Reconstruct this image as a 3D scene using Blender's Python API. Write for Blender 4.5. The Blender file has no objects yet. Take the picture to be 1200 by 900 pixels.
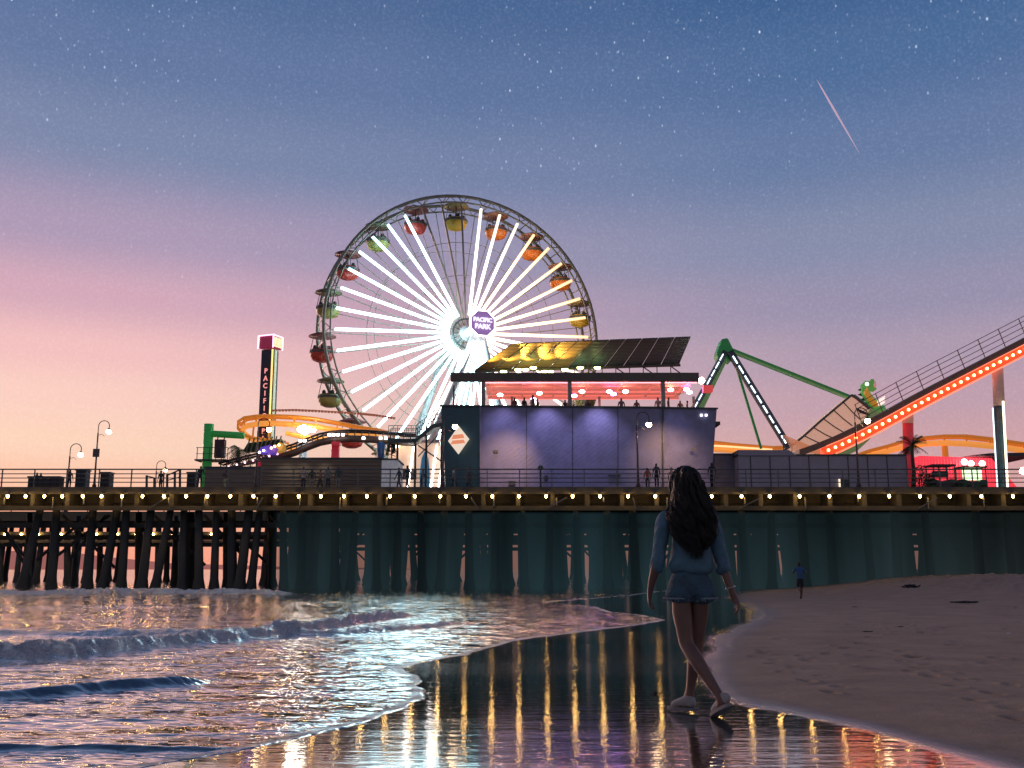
import bpy, bmesh, math, random
import numpy as np
from mathutils import Vector, Matrix
random.seed(7)
rnd = random.Random(11)
PI = math.pi
scn = bpy.context.scene
col = scn.collection
# ------------------------------------------------------------------ camera
TH = math.atan(217/1200); CT, ST = math.cos(TH), math.sin(TH)
CAMZ = 1.0
cam_d = bpy.data.cameras.new('camera'); cam = bpy.data.objects.new('camera', cam_d); col.objects.link(cam)
cam_d.lens = 36; cam_d.sensor_width = 36; cam_d.clip_end = 20000; cam_d.clip_start = .05
cam.location = (0, 0, CAMZ); cam.rotation_euler = (PI/2+TH, 0, 0)
scn.camera = cam
def P(px, py, Y):
    "point of the plane y=Y seen at survey position px,py of the 1200x900 reference"
    u = (px-600)/1200; v = (450-py)/1200
    t = Y/(CT-v*ST)
    return Vector((u*t, Y, CAMZ+(ST+v*CT)*t))
def ss(t):
    t = np.clip(t, 0, 1); return t*t*(3-2*t)
# ------------------------------------------------------------------ mesh helpers
class MB:
    def __init__(s): s.v = []; s.f = []; s.m = []
    def add(s, vs, fs, mi=0):
        o = len(s.v); s.v += [tuple(p) for p in vs]
        for f in fs: s.f.append(tuple(i+o for i in f)); s.m.append(mi)
        return s
    def box(s, c, d, rz=0, mi=0, M=None):
        x, y, z = d[0]/2, d[1]/2, d[2]/2
        vs = [Vector(p) for p in ((-x,-y,-z),(x,-y,-z),(x,y,-z),(-x,y,-z),(-x,-y,z),(x,-y,z),(x,y,z),(-x,y,z))]
        R = M if M is not None else Matrix.Rotation(rz, 3, 'Z')
        c = Vector(c)
        return s.add([c+R@p for p in vs], [(0,3,2,1),(4,5,6,7),(0,1,5,4),(1,2,6,5),(2,3,7,6),(3,0,4,7)], mi)
    def bar(s, a, b, w, h=None, mi=0, up=(0,0,1)):
        a, b = Vector(a), Vector(b); h = h or w
        d = b-a; L = d.length
        if L < 1e-6: return s
        z = d/L; u = Vector(up)
        if abs(z.dot(u)) > .98: u = Vector((1,0,0)) if abs(z.x) < .9 else Vector((0,1,0))
        x = z.cross(u).normalized(); y = x.cross(z)
        vs = []
        for p in (a, b):
            for sx, sy in ((-1,-1),(1,-1),(1,1),(-1,1)): vs.append(p+x*sx*w/2+y*sy*h/2)
        return s.add(vs, [(0,1,2,3),(7,6,5,4),(0,4,5,1),(1,5,6,2),(2,6,7,3),(3,7,4,0)], mi)
    def tube(s, pts, r, n=8, mi=0, closed=False, cap=True):
        pts = [Vector(p) for p in pts]; N = len(pts)
        rr = r if isinstance(r, (list, tuple)) else [r]*N
        rings = []; prev = None
        for i, p in enumerate(pts):
            if closed: t = pts[(i+1) % N]-pts[i-1]
            else: t = pts[min(i+1, N-1)]-pts[max(i-1, 0)]
            t.normalize()
            if prev is None:
                u = Vector((0,0,1)) if abs(t.z) < .9 else Vector((1,0,0))
                x = t.cross(u).normalized()
            else:
                x = (prev-t*prev.dot(t)).normalized()
            prev = x; y = t.cross(x)
            rings.append([p+(x*math.cos(2*PI*k/n)+y*math.sin(2*PI*k/n))*rr[i] for k in range(n)])
        vs = [q for R in rings for q in R]; fs = []
        for i in range(N if closed else N-1):
            j = (i+1) % N
            for k in range(n): fs.append((i*n+k, i*n+(k+1) % n, j*n+(k+1) % n, j*n+k))
        if cap and not closed: fs += [tuple(range(n))[::-1], tuple((N-1)*n+k for k in range(n))]
        return s.add(vs, fs, mi)
    def ball(s, c, r, n=10, m=6, mi=0, sc=(1,1,1)):
        c = Vector(c); vs = [c+Vector((0,0,r*sc[2]))]
        for i in range(1, m):
            a = PI*i/m
            for k in range(n):
                b = 2*PI*k/n
                vs.append(c+Vector((r*sc[0]*math.sin(a)*math.cos(b), r*sc[1]*math.sin(a)*math.sin(b), r*sc[2]*math.cos(a))))
        vs.append(c-Vector((0,0,r*sc[2]))); fs = [(0, 1+k, 1+(k+1) % n) for k in range(n)]
        for i in range(m-2):
            for k in range(n):
                fs.append((1+i*n+k, 1+(i+1)*n+k, 1+(i+1)*n+(k+1) % n, 1+i*n+(k+1) % n))
        L = len(vs)-1; o = 1+(m-2)*n
        fs += [(L, o+(k+1) % n, o+k) for k in range(n)]
        return s.add(vs, fs, mi)
    def lathe(s, c, prof, n=16, mi=0, sc=(1,1)):
        c = Vector(c); vs = []; fs = []
        for r, z in prof:
            for k in range(n): vs.append(c+Vector((r*sc[0]*math.cos(2*PI*k/n), r*sc[1]*math.sin(2*PI*k/n), z)))
        for i in range(len(prof)-1):
            for k in range(n): fs.append((i*n+k, i*n+(k+1) % n, (i+1)*n+(k+1) % n, (i+1)*n+k))
        fs += [tuple(range(n))[::-1], tuple((len(prof)-1)*n+k for k in range(n))]
        return s.add(vs, fs, mi)
    def prism(s, poly, off, mi=0):
        poly = [Vector(p) for p in poly]; off = Vector(off); n = len(poly)
        fs = [tuple(range(n)), tuple(range(2*n-1, n-1, -1))]
        for k in range(n): fs.append((k, n+k, n+(k+1) % n, (k+1) % n))
        return s.add(poly+[p+off for p in poly], fs, mi)
    def build(s, name, mats, parent=None, smooth=False, bevel=0, label=None):
        org = Vector((0,0,0))
        if parent is not None: org = Vector(parent['_org'])
        else:
            a = np.array(s.v); org = Vector(((a[:,0].min()+a[:,0].max())/2, (a[:,1].min()+a[:,1].max())/2, a[:,2].min()))
        me = bpy.data.meshes.new(name)
        me.from_pydata([(p[0]-org.x, p[1]-org.y, p[2]-org.z) for p in s.v], [], s.f)
        if not isinstance(mats, (list, tuple)): mats = [mats]
        for m in mats: me.materials.append(m)
        me.polygons.foreach_set('material_index', s.m)
        bm = bmesh.new(); bm.from_mesh(me); bmesh.ops.recalc_face_normals(bm, faces=bm.faces)
        if bevel: bmesh.ops.bevel(bm, geom=list(bm.edges), offset=bevel, segments=1, affect='EDGES')
        bm.to_mesh(me); bm.free()
        if smooth:
            me.polygons.foreach_set('use_smooth', [True]*len(me.polygons))
        o = bpy.data.objects.new(name, me); col.objects.link(o)
        o['_org'] = tuple(org)
        if parent is not None: o.parent = parent
        else: o.location = org
        if label: o['label'] = label
        return o
def tag(o, label=None, cat=None, group=None, kind=None):
    if label: o['label'] = label
    if cat: o['category'] = cat
    if group: o['group'] = group
    if kind: o['kind'] = kind
    return o
def thing(name, label, cat, loc, group=None):
    o = bpy.data.objects.new(name, None); col.objects.link(o)
    o.location = loc; o['_org'] = tuple(loc); o.empty_display_size = .2
    return tag(o, label, cat, group)
CH = {}
def dup(root, loc, label=None, rz=0, sc=1, group=None):
    r = root.copy(); col.objects.link(r); r.location = loc; r.rotation_euler = (0,0,rz); r.scale = (sc,)*3
    if label: r['label'] = label
    if group: r['group'] = group
    for ch in list(root.children):
        c = ch.copy(); col.objects.link(c); c.parent = r
        for g in list(ch.children):
            d = g.copy(); col.objects.link(d); d.parent = c
    return r
# ------------------------------------------------------------------ materials
def lin(c):
    return tuple(((x/255)/12.92 if x/255 <= .04045 else ((x/255+.055)/1.055)**2.4) for x in c)
class NT:
    def __init__(s, m): s.t = m.node_tree; s.n = s.t.nodes; s.l = s.t.links
    def new(s, typ, **kw):
        n = s.n.new(typ)
        for k, v in kw.items():
            if k == 'inp':
                for kk, vv in v.items():
                    if hasattr(vv, 'is_linked') or isinstance(vv, bpy.types.NodeSocket): s.l.new(vv, n.inputs[kk])
                    else: n.inputs[kk].default_value = vv
            else: setattr(n, k, v)
        return n
    def math(s, op, a, b=0, c=0, clamp=False):
        n = s.n.new('ShaderNodeMath'); n.operation = op; n.use_clamp = clamp
        for i, v in enumerate((a, b, c)):
            if isinstance(v, bpy.types.NodeSocket): s.l.new(v, n.inputs[i])
            else: n.inputs[i].default_value = v
        return n.outputs[0]
    def mix(s, f, a, b, typ='MIX'):
        n = s.n.new('ShaderNodeMix'); n.data_type = 'RGBA'; n.blend_type = typ
        for k, v in ((0, f), (6, a), (7, b)):
            if isinstance(v, bpy.types.NodeSocket): s.l.new(v, n.inputs[k])
            elif isinstance(v, (int, float)): n.inputs[k].default_value = v
            else: n.inputs[k].default_value = (*v[:3], 1)
        return n.outputs[2]
    def ramp(s, f, stops, interp='LINEAR'):
        n = s.n.new('ShaderNodeValToRGB'); n.color_ramp.interpolation = interp
        e = n.color_ramp.elements
        while len(e) < len(stops): e.new(.5)
        for i, (p, c) in enumerate(stops): e[i].position = p; e[i].color = (*c[:3], 1)
        s.l.new(f, n.inputs[0]); return n.outputs[0]
    def mr(s, v, a, b, c=0, d=1, smooth=False):
        n = s.n.new('ShaderNodeMapRange'); n.interpolation_type = 'SMOOTHSTEP' if smooth else 'LINEAR'
        s.l.new(v, n.inputs[0])
        for i, x in enumerate((a, b, c, d)): n.inputs[i+1].default_value = x
        return n.outputs[0]
MATS = {}
def mat(name, c, rough=.6, metal=0, var=.35, scale=1.5, bump=.15, bscale=12, emit=None, es=0, stretch=(1,1,1), spec=.5, dirt=.3, coord='Object'):
    if name in MATS: return MATS[name]
    m = bpy.data.materials.new(name); m.use_nodes = True; t = NT(m)
    b = t.n['Principled BSDF']
    tc = t.new('ShaderNodeTexCoord'); mp = t.new('ShaderNodeMapping', inp={'Vector': tc.outputs[coord], 'Scale': stretch})
    nz = t.new('ShaderNodeTexNoise', inp={'Vector': mp.outputs[0], 'Scale': scale, 'Detail': 6, 'Roughness': .65})
    n2 = t.new('ShaderNodeTexNoise', inp={'Vector': mp.outputs[0], 'Scale': bscale, 'Detail': 4})
    f = t.mr(nz.outputs[0], .3, .7)
    dark = tuple(x*(1-var) for x in c); lite = tuple(min(1, x*(1+var*.6)) for x in c)
    cc = t.mix(f, dark, lite)
    f2 = t.mr(n2.outputs[0], .55, .75)
    cc = t.mix(t.math('MULTIPLY', f2, dirt), cc, tuple(x*.35+.004 for x in c))
    t.l.new(cc, b.inputs['Base Color'])
    t.l.new(t.mr(nz.outputs[0], .3, .7, max(.03, rough-.12), min(1, rough+.12)), b.inputs['Roughness'])
    b.inputs['Metallic'].default_value = metal
    b.inputs['Specular IOR Level'].default_value = spec
    if bump:
        bp = t.new('ShaderNodeBump', inp={'Height': n2.outputs[0], 'Strength': bump, 'Distance': .02}); t.l.new(bp.outputs[0], b.inputs['Normal'])
    if emit:
        b.inputs['Emission Color'].default_value = (*emit, 1); b.inputs['Emission Strength'].default_value = es
    MATS[name] = m; return m
def glow(name, c, s):
    if name in MATS: return MATS[name]
    m = bpy.data.materials.new(name); m.use_nodes = True; b = m.node_tree.nodes['Principled BSDF']
    b.inputs['Base Color'].default_value = (.5,.5,.5,1); b.inputs['Emission Color'].default_value = (*c, 1); b.inputs['Emission Strength'].default_value = s
    MATS[name] = m; return m
# ------------------------------------------------------------------ world: dusk sky
w = bpy.data.worlds.new('World'); scn.world = w; w.use_nodes = True
t = NT(w); bg = t.n['Background']
tc = t.new('ShaderNodeTexCoord'); sx = t.new('ShaderNodeSeparateXYZ', inp={0: tc.outputs['Generated']})
X, Yd, Z = sx.outputs
def zz(py):
    v = (450-py)/1200; a, b = ST+v*CT, CT-v*ST; return a/math.hypot(a, b)
Lc = [(667,(248,158,130)),(610,(250,172,140)),(570,(252,198,168)),(530,(252,212,186)),(480,(251,207,192)),(430,(243,192,190)),(370,(212,168,184)),(300,(172,152,180)),(200,(120,134,168)),(100,(94,117,158)),(0,(70,104,148))]
Rc = [(667,(232,160,140)),(610,(222,164,150)),(570,(214,162,160)),(530,(204,160,164)),(480,(190,156,170)),(430,(172,152,172)),(370,(148,142,170)),(300,(128,138,168)),(200,(98,120,160)),(100,(72,106,151)),(0,(54,92,140))]
def ramp_of(cs):
    return t.ramp(t.math('MULTIPLY', Z, 1.5, clamp=True), [(min(1, zz(p)*1.5), lin(c)) for p, c in cs], 'EASE')
fac = t.mr(X, -.42, .38, smooth=True)
sky = t.mix(fac, ramp_of(Lc), ramp_of(Rc))
nz = t.new('ShaderNodeTexNoise', inp={'Vector': tc.outputs['Generated'], 'Scale': 3.2, 'Detail': 5})
sky = t.mix(t.mr(nz.outputs[0], .3, .75, 0, .07), sky, (.55,.42,.55))
# the unseen sky behind the camera is a lifted grey, as fill light
sky = t.mix(t.mr(Yd, -.45, .35, smooth=True), lin((134,130,144)), sky)
sky = t.mix(t.mr(Z, -.04, 0), lin((60,60,66)), sky)
zen = t.mr(Z, .55, .95, smooth=True); sky = t.mix(zen, sky, lin((44,70,118)))
# stars
def stars(scale, r, amp, rot, seed):
    mp = t.new('ShaderNodeMapping', inp={'Vector': tc.outputs['Generated'], 'Rotation': (0, rot, 0), 'Scale': (scale, scale, scale*.55), 'Location': (seed, seed*2, 0)})
    vo = t.new('ShaderNodeTexVoronoi', inp={'Vector': mp.outputs[0], 'Scale': 1.0})
    d = t.math('SUBTRACT', 1, t.math('DIVIDE', vo.outputs['Distance'], r), clamp=True)
    rr = t.new('ShaderNodeSeparateColor', inp={0: vo.outputs['Color']})
    return t.math('MULTIPLY', t.math('MULTIPLY', d, amp), t.math('POWER', rr.outputs[0], 2.2))
st = t.math('ADD', stars(95, .110, .85, -.45, 3.1), stars(38, .044, 1.2, -.45, 7.7))
st = t.math('ADD', st, stars(170, .17, .50, -.5, 1.3))
st = t.math('MULTIPLY', st, t.mr(Z, .20, .46))
mlk = t.new('ShaderNodeTexNoise', inp={'Vector': tc.outputs['Generated'], 'Scale': 5.0, 'Detail': 3})
st = t.math('MULTIPLY', st, t.mr(mlk.outputs[0], .35, .62, .35, 1.25))
gr = t.new('ShaderNodeTexNoise', inp={'Vector': tc.outputs['Generated'], 'Scale': 420, 'Detail': 2}).outputs[0]
st = t.math('ADD', st, t.math('MULTIPLY', t.mr(gr, .45, .75), .045))
stc = t.mix(1.0, st, (.80,.86,1.0), 'MULTIPLY')
sky = t.mix(1.0, sky, stc, 'ADD')
# last light of the sun that has set, as a faint physical sky on top
ns = t.new('ShaderNodeTexSky', sky_type='NISHITA', sun_disc=False); ns.sun_elevation = math.radians(1.0); ns.sun_rotation = math.radians(-38)
sky = t.mix(1.0, sky, t.mix(1.0, ns.outputs[0], (.004,.004,.005), 'MULTIPLY'), 'ADD')
t.l.new(sky, bg.inputs[0]); bg.inputs[1].default_value = 1.0
w.cycles.sampling_method = 'MANUAL'; w.cycles.sample_map_resolution = 512
sl = bpy.data.lights.new('afterglow_sun', 'SUN'); sl.energy = .9; sl.angle = math.radians(12); sl.color = (1,.62,.5)
so = bpy.data.objects.new('afterglow_sun', sl); col.objects.link(so)
sd = Vector((math.sin(math.radians(-38)), math.cos(math.radians(-38)), math.tan(math.radians(10))))
so.rotation_euler = sd.to_track_quat('Z', 'Y').to_euler()
def light(kind, name, loc, energy, color, r=.15, target=None, size=40, blend=.8):
    l = bpy.data.lights.new(name, kind); l.energy = energy; l.color = color; l.shadow_soft_size = r
    if kind == 'SPOT': l.spot_size = math.radians(size); l.spot_blend = blend
    o = bpy.data.objects.new(name, l); col.objects.link(o); o.location = loc
    if target is not None: o.rotation_euler = (Vector(loc)-Vector(target)).to_track_quat('Z', 'Y').to_euler()
    return o
scn.view_settings.view_transform = 'Standard'; scn.view_settings.look = 'None'; scn.view_settings.exposure = 0
scn.cycles.use_denoising = True; scn.cycles.use_light_tree = True
scn.cycles.max_bounces = 6; scn.cycles.transparent_max_bounces = 12; scn.cycles.sample_clamp_indirect = 6
# ------------------------------------------------------------------ ground and sea
def vnoise(x, y, seed=0):
    xi = np.floor(x).astype(np.int64); yi = np.floor(y).astype(np.int64); fx = x-xi; fy = y-yi
    def h(a, b):
        n = (a*374761393+b*668265263+seed*982451653) & 0xffffffff
        n = ((n ^ (n >> 13))*1274126177) & 0xffffffff
        n = n ^ (n >> 16)
        return (n & 0xffff)/65535.0
    ux = fx*fx*(3-2*fx); uy = fy*fy*(3-2*fy)
    return (h(xi,yi)*(1-ux)+h(xi+1,yi)*ux)*(1-uy)+(h(xi,yi+1)*(1-ux)+h(xi+1,yi+1)*ux)*uy
def fbm(x, y, o=4, seed=0, g=.5):
    a = 1; s = 0; n = 0
    for i in range(o):
        s = s+a*vnoise(x*2**i, y*2**i, seed+i); n += a; a *= g
    return s/n
def Gb(y):
    "beach profile along the view: falls gently from the camera toward the pier"
    y = np.asarray(y, float)
    return np.where(y < 60, np.interp(y, [-50,3.0,4.6,7,8.5,11,14,18,60,99], [.05,.03,0,-.043,-.078,-.145,-.225,-.270,-.30,-.30]), -.30)
def Gf(x, y):
    g = Gb(y)
    g = g+.95*ss((x-12.5-(y-45)*.15)/13)*ss((y-27)/20)*(1-.35*ss((y-80)/60))
    return g
def Yof(px, py):
    "distance at which the sight line through px,py meets the beach"
    u = (px-600)/1200; v = (450-py)/1200; dy = CT-v*ST; dz = ST+v*CT
    sl_ = dz/dy; su = u/dy
    Y = -CAMZ/sl_ if sl_ < 0 else 500
    for _ in range(30):
        g = float(Gb(Y)); Y = .5*Y+.5*((g-CAMZ)/sl_ if sl_ < -1e-4 else 500)
    return Y, su*Y
def gpt(px, py, dz=0):
    Y, x = Yof(px, py); return Vector((x, Y, float(Gf(x, Y))+dz))
def curve_px(pts):
    a = np.array([Yof(*p) for p in pts]); return a[:,0], a[:,1]/a[:,0]
shore = [(60,920),(170,900),(270,882),(350,866),(410,852),(450,839),(480,828),(494,818),(497,806),(484,793),(468,783),(478,778),(510,773),(545,768),(590,756),(600,751),(640,746),(700,739),(745,733),(782,727),(762,722),(718,717),(700,711),(640,706),(690,702),(740,698)]
shY, shS = curve_px(shore); o_ = np.argsort(shY); shY = shY[o_]; shS = shS[o_]
shY = np.append(shY, [80, 400, 6000]); shS = np.append(shS, [.2, .25, .3])
wetl = [(1290,925),(1190,900),(1120,880),(1060,862),(1000,846),(930,834),(880,825),(850,815),(838,800),(834,780),(838,760),(850,745),(868,735),(885,725),(885,715),(865,706),(850,700)]
weY, weS = curve_px(wetl); o_ = np.argsort(weY); weY = weY[o_]; weS = weS[o_]
weY = np.append(weY, [80, 6000]); weS = np.append(weS, [.24, .34])
crests = [ # picture line, height, front width, back width, foam, s-range fade
 ([(-200,800),(0,781),(60,777),(130,770),(200,762),(260,756),(300,752),(350,746),(400,738),(450,730),(530,720)], .19, .34, .8, 1.0, (-.8,-.08)),
 ([(-200,702),(0,699),(150,697),(360,698),(420,697)], .22, .9, 3.0, 1.0, (-.9,-.19)),
 ([(-200,835),(0,829),(60,824),(150,816),(230,809),(280,802)], .085, .10, .35, .0, (-.9,-.27)),
 ([(400,748),(430,746),(480,742),(550,733),(590,728)], .09, .22, .6, .8, (-.17,-.02)),
 ([(-100,888),(60,884),(170,883),(250,880),(300,874)], .028, .035, .25, .12, (-.6,-.25)),
 ([(-200,722),(0,716),(200,713),(400,708)], .07, .6, 1.4, .15, (-.9,-.15)),
]
def grid(name, ns, nr, i0, i1, smax, f, mats, attrs):
    inv = np.linspace(i0, i1, nr); Yr = 1/inv
    s = np.linspace(-smax, smax, ns)
    s = s*(1+.0*np.abs(s))
    S, YY = np.meshgrid(s, Yr); Xx = S*YY
    Zz, at_ = f(Xx, YY, S)
    me = bpy.data.meshes.new(name)
    v = np.stack([Xx, YY, Zz], -1).reshape(-1, 3)
    me.vertices.add(len(v)); me.vertices.foreach_set('co', v.ravel())
    i = np.arange((nr-1)*(ns-1)); r = i//(ns-1); c = i % (ns-1); a = r*ns+c
    q = np.stack([a, a+1, a+ns+1, a+ns], -1)
    me.loops.add(q.size); me.loops.foreach_set('vertex_index', q.ravel())
    me.polygons.add(len(q)); me.polygons.foreach_set('loop_start', np.arange(len(q))*4)
    me.polygons.foreach_set('loop_total', np.full(len(q), 4))
    me.update(); me.polygons.foreach_set('use_smooth', np.ones(len(q), bool))
    for k, val in at_.items():
        A = me.attributes.new(k, 'FLOAT', 'POINT'); A.data.foreach_set('value', val.ravel().astype(np.float32))
    me.materials.append(mats); me.validate()
    o = bpy.data.objects.new(name, me); col.objects.link(o); return o
def sand_f(x, y, s):
    z = Gf(x, y)
    ws = np.interp(y, weY, weS); xw = ws*y
    wob = (fbm(x*1.3, y*.7, 3, 5)-.5)*.25*np.sqrt(np.maximum(y, 1)/8)
    d = (xw-x+wob)
    wet = ss((d+.035*y+.10*ss((9-y)/4))/(.05*y+.12))
    puddle = fbm(x*.45/(1+y*.02), y*1.1/(1+y*.02), 4, 9)
    dry = 1-wet
    z = z+dry*(fbm(x*2.2, y*2.2, 4, 2)-.5)*.035+dry*.012
    q = random.Random(3); dent = np.zeros_like(x)
    fps = []
    for (x0, y0, an, n_) in ((3.3,6.2,.25,16),(5.2,9,-.2,14),(4.2,15,.5,18),(7,12,1.0,14),(9,22,-.4,20),(6.5,26,.2,20),(12,30,.9,16),(3.0,9.5,.1,10)):
        for k_ in range(n_):
            fps.append((x0+math.sin(an)*.68*k_+(.11 if k_ % 2 else -.11)+q.uniform(-.05,.05), y0+math.cos(an)*.68*k_, .035, q.uniform(.7,1.2)))
    for _ in range(50): fps.append((q.uniform(2.5,16), q.uniform(7,40), q.uniform(.02,.05), 1.2))
    for (fx, fy, fd, fs_) in fps:
        mk = (np.abs(x-fx) < .5) & (np.abs(y-fy) < .6)
        if mk.any():
            r2 = ((x[mk]-fx)/(.075*fs_))**2+((y[mk]-fy)/(.15*fs_))**2
            dent[mk] += -fd*np.exp(-r2)+fd*.45*np.exp(-(np.sqrt(r2)-1.5)**2*3)
    z = z+dent*dry
    berm = ss((z-.0)/.35)*ss((y-26)/10)
    z = z+berm*(fbm(x*1.1, y*.9, 4, 21)-.5)*.28+berm*(fbm(x*3, y*2.4, 4, 22, .65)-.5)*.30
    far = ss((y-110)/200); z = z*(1-far)+far*(-1.3+1.9*ss((s-.28)/.1))
    return z, {'wet': wet, 'puddle': puddle}
def sea_f(x, y, s):
    g = Gb(y)
    xs = np.interp(y, shY, shS)*y
    wob = (fbm(x*2.3, y*2.3, 4, 31)-.5)*.16+(fbm(x*.8, y*.8, 2, 33)-.5)*.2
    d = (xs-x)+wob*np.minimum(1, y/12)
    th = np.where(d > 0, np.minimum(.003+d*.024, .06), np.maximum(d*.5, -.35))
    deep = ss((-s*y-1.0)/4)
    foam = np.zeros_like(x); z = g+th
    inw = ss(d/.4)
    chop = (fbm(x*1.1, y*2.6, 4, 41)-.5)*.05*inw*ss((y-4)/8)+(fbm(x*4.2, y*8.5, 3, 44)-.5)*.014*inw
    z = z+chop*(1+1.2*ss((y-25)/40))
    edge = np.exp(-((d-.05)/(.05+.006*y))**2)
    foam = np.maximum(foam, edge*.75)
    sheet = ss((fbm(x*1.6, y*2.4, 4, 50)-.50)/.16)*ss(d/.3)*np.exp(-np.maximum(d, 0)/(.9+.05*y))
    foam = np.maximum(foam, sheet*.5)
    for pts, h, wf, wb, fo, (s0, s1) in crests:
        p = sorted(pts); a = np.array([Yof(*q) for q in p]); cs = a[:,1]/a[:,0]; cY = a[:,0]
        Yc = np.interp(s, cs, cY)
        Yc = Yc+(fbm(x*.9, x*.0+3.3, 3, 61)-.5)*wb*.5
        wid = .7+.6*fbm(x*.5, x*0+8.8, 2, 66)
        fade = ss((s1-s)/.05)*(.45+.75*fbm(x*.6, x*0+1.7, 3, 63))
        dd = y-Yc
        prof = np.where(dd < 0, np.exp(-(dd/(wf*wid))**2), np.exp(-(dd/(wb*wid))**2))
        rough_ = 1-np.abs(2*fbm(x*3.5, y*6, 5, 71, .55)-1)*1.1
        z = z+h*fade*prof*(1 if fo < .5 else (.45+1.05*rough_))
        if fo > 0:
            fm = np.where(dd < 0, np.exp(-(dd/(wf*1.9*wid))**2), np.exp(-(dd/(wb*.6*wid))**2))
            fm = fm*(.55+.45*ss((fbm(x*2.7, y*2.7, 4, 72)-.30)/.25))
            trail = np.where(dd > 0, np.exp(-dd/(wb*1.5)), 0)*ss((fbm(x*2, y*3.5, 4, 74)-.5)/.12)*.6
            foam = np.maximum(foam, np.minimum(1, fm*1.25+trail*.35)*fo*np.minimum(1, fade*1.8))
            z = z+fo*fm*fade*h*.7*(fbm(x*9, y*7, 4, 75, .6)-.5)
    foam = foam*ss((d+.02)/.06)
    far = ss((y-110)/200); zf = -.3-.9*ss((s-.27)/.03)*far
    z = z*(1-far)+far*zf
    return z, {'foam': foam, 'depth': ss(d/2.5), 'shore': d/(1+.0*y)}
# sand material
m = bpy.data.materials.new('beach_sand'); m.use_nodes = True; t = NT(m); b = t.n['Principled BSDF']
tc = t.new('ShaderNodeTexCoord'); ob = tc.outputs['Object']
wet = t.new('ShaderNodeAttribute', attribute_name='wet').outputs['Fac']; pud = t.new('ShaderNodeAttribute', attribute_name='puddle').outputs['Fac']
n1 = t.new('ShaderNodeTexNoise', inp={'Vector': ob, 'Scale': .9, 'Detail': 8, 'Roughness': .7}).outputs[0]
n2 = t.new('ShaderNodeTexNoise', inp={'Vector': ob, 'Scale': 60, 'Detail': 4, 'Roughness': .8}).outputs[0]
n3 = t.new('ShaderNodeTexNoise', inp={'Vector': ob, 'Scale': 7, 'Detail': 6, 'Roughness': .7}).outputs[0]
dryc = t.mix(t.mr(n1, .3, .7), (.37,.235,.15), (.59,.395,.25))
dryc = t.mix(t.mr(n2, .35, .75), t.mix(1.0, dryc, (.55,.55,.56), 'MULTIPLY'), dryc)
speck = t.new('ShaderNodeTexVoronoi', inp={'Vector': ob, 'Scale': 4.0}).outputs['Distance']
dryc = t.mix(t.mr(speck, .035, .02), dryc, (.03,.026,.022))
wetc = t.mix(t.mr(n1, .3, .7), (.010,.012,.012), (.022,.020,.018))
basec = t.mix(wet, dryc, wetc)
t.l.new(basec, b.inputs['Base Color'])
mpw = t.new('ShaderNodeMapping', inp={'Vector': ob, 'Scale': (.55, 3.2, 1)})
wr = t.new('ShaderNodeTexNoise', inp={'Vector': mpw.outputs[0], 'Scale': 1.1, 'Detail': 5, 'Roughness': .6}).outputs[0]
mpw2 = t.new('ShaderNodeMapping', inp={'Vector': ob, 'Scale': (2.6, 5.0, 1)})
wr2 = t.new('ShaderNodeTexNoise', inp={'Vector': mpw2.outputs[0], 'Scale': 2.2, 'Detail': 3, 'Roughness': .6}).outputs[0]
n4 = t.new('ShaderNodeTexNoise', inp={'Vector': ob, 'Scale': 28, 'Detail': 3}).outputs[0]
# wet film: mirror with slow horizontal undulations, beads of water and grain
film = t.math('ADD', t.math('MULTIPLY', wr, .34), t.math('ADD', t.math('MULTIPLY', wr2, .17), t.math('MULTIPLY', n4, .010)))
dryh = t.math('ADD', t.math('MULTIPLY', n2, .4), t.math('MULTIPLY', n3, 2.4))
hh = t.n.new('ShaderNodeMix'); t.l.new(wet, hh.inputs[0]); t.l.new(dryh, hh.inputs[2]); t.l.new(film, hh.inputs[3])
bp = t.new('ShaderNodeBump', inp={'Height': hh.outputs[0], 'Strength': 1.0, 'Distance': .012}); t.l.new(bp.outputs[0], b.inputs['Normal'])
rw = t.mr(pud, .35, .62, .085, .035)
ro = t.n.new('ShaderNodeMix'); t.l.new(wet, ro.inputs[0]); ro.inputs[2].default_value = .85; t.l.new(rw, ro.inputs[3])
t.l.new(ro.outputs[0], b.inputs['Roughness'])
b.inputs['Specular IOR Level'].default_value = .5
gl = t.new('ShaderNodeBsdfGlossy', inp={'Color': (.92,.93,.95,1), 'Roughness': .09, 'Normal': bp.outputs[0]}); t.l.new(rw, gl.inputs['Roughness'])
lw = t.new('ShaderNodeLayerWeight', inp={'Blend': .12})
gf = t.math('MULTIPLY', t.math('POWER', wet, 1.6), t.mr(lw.outputs['Fresnel'], .0, 1, .30, .95))
ms = t.new('ShaderNodeMixShader', inp={0: gf, 1: b.outputs[0], 2: gl.outputs[0]}); t.l.new(ms.outputs[0], t.n['Material Output'].inputs[0])
tag(grid('beach_sand', 900, 700, .32, .0002, .95, sand_f, m, None), 'wet and damp sand beach', None, None, 'structure')
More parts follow.
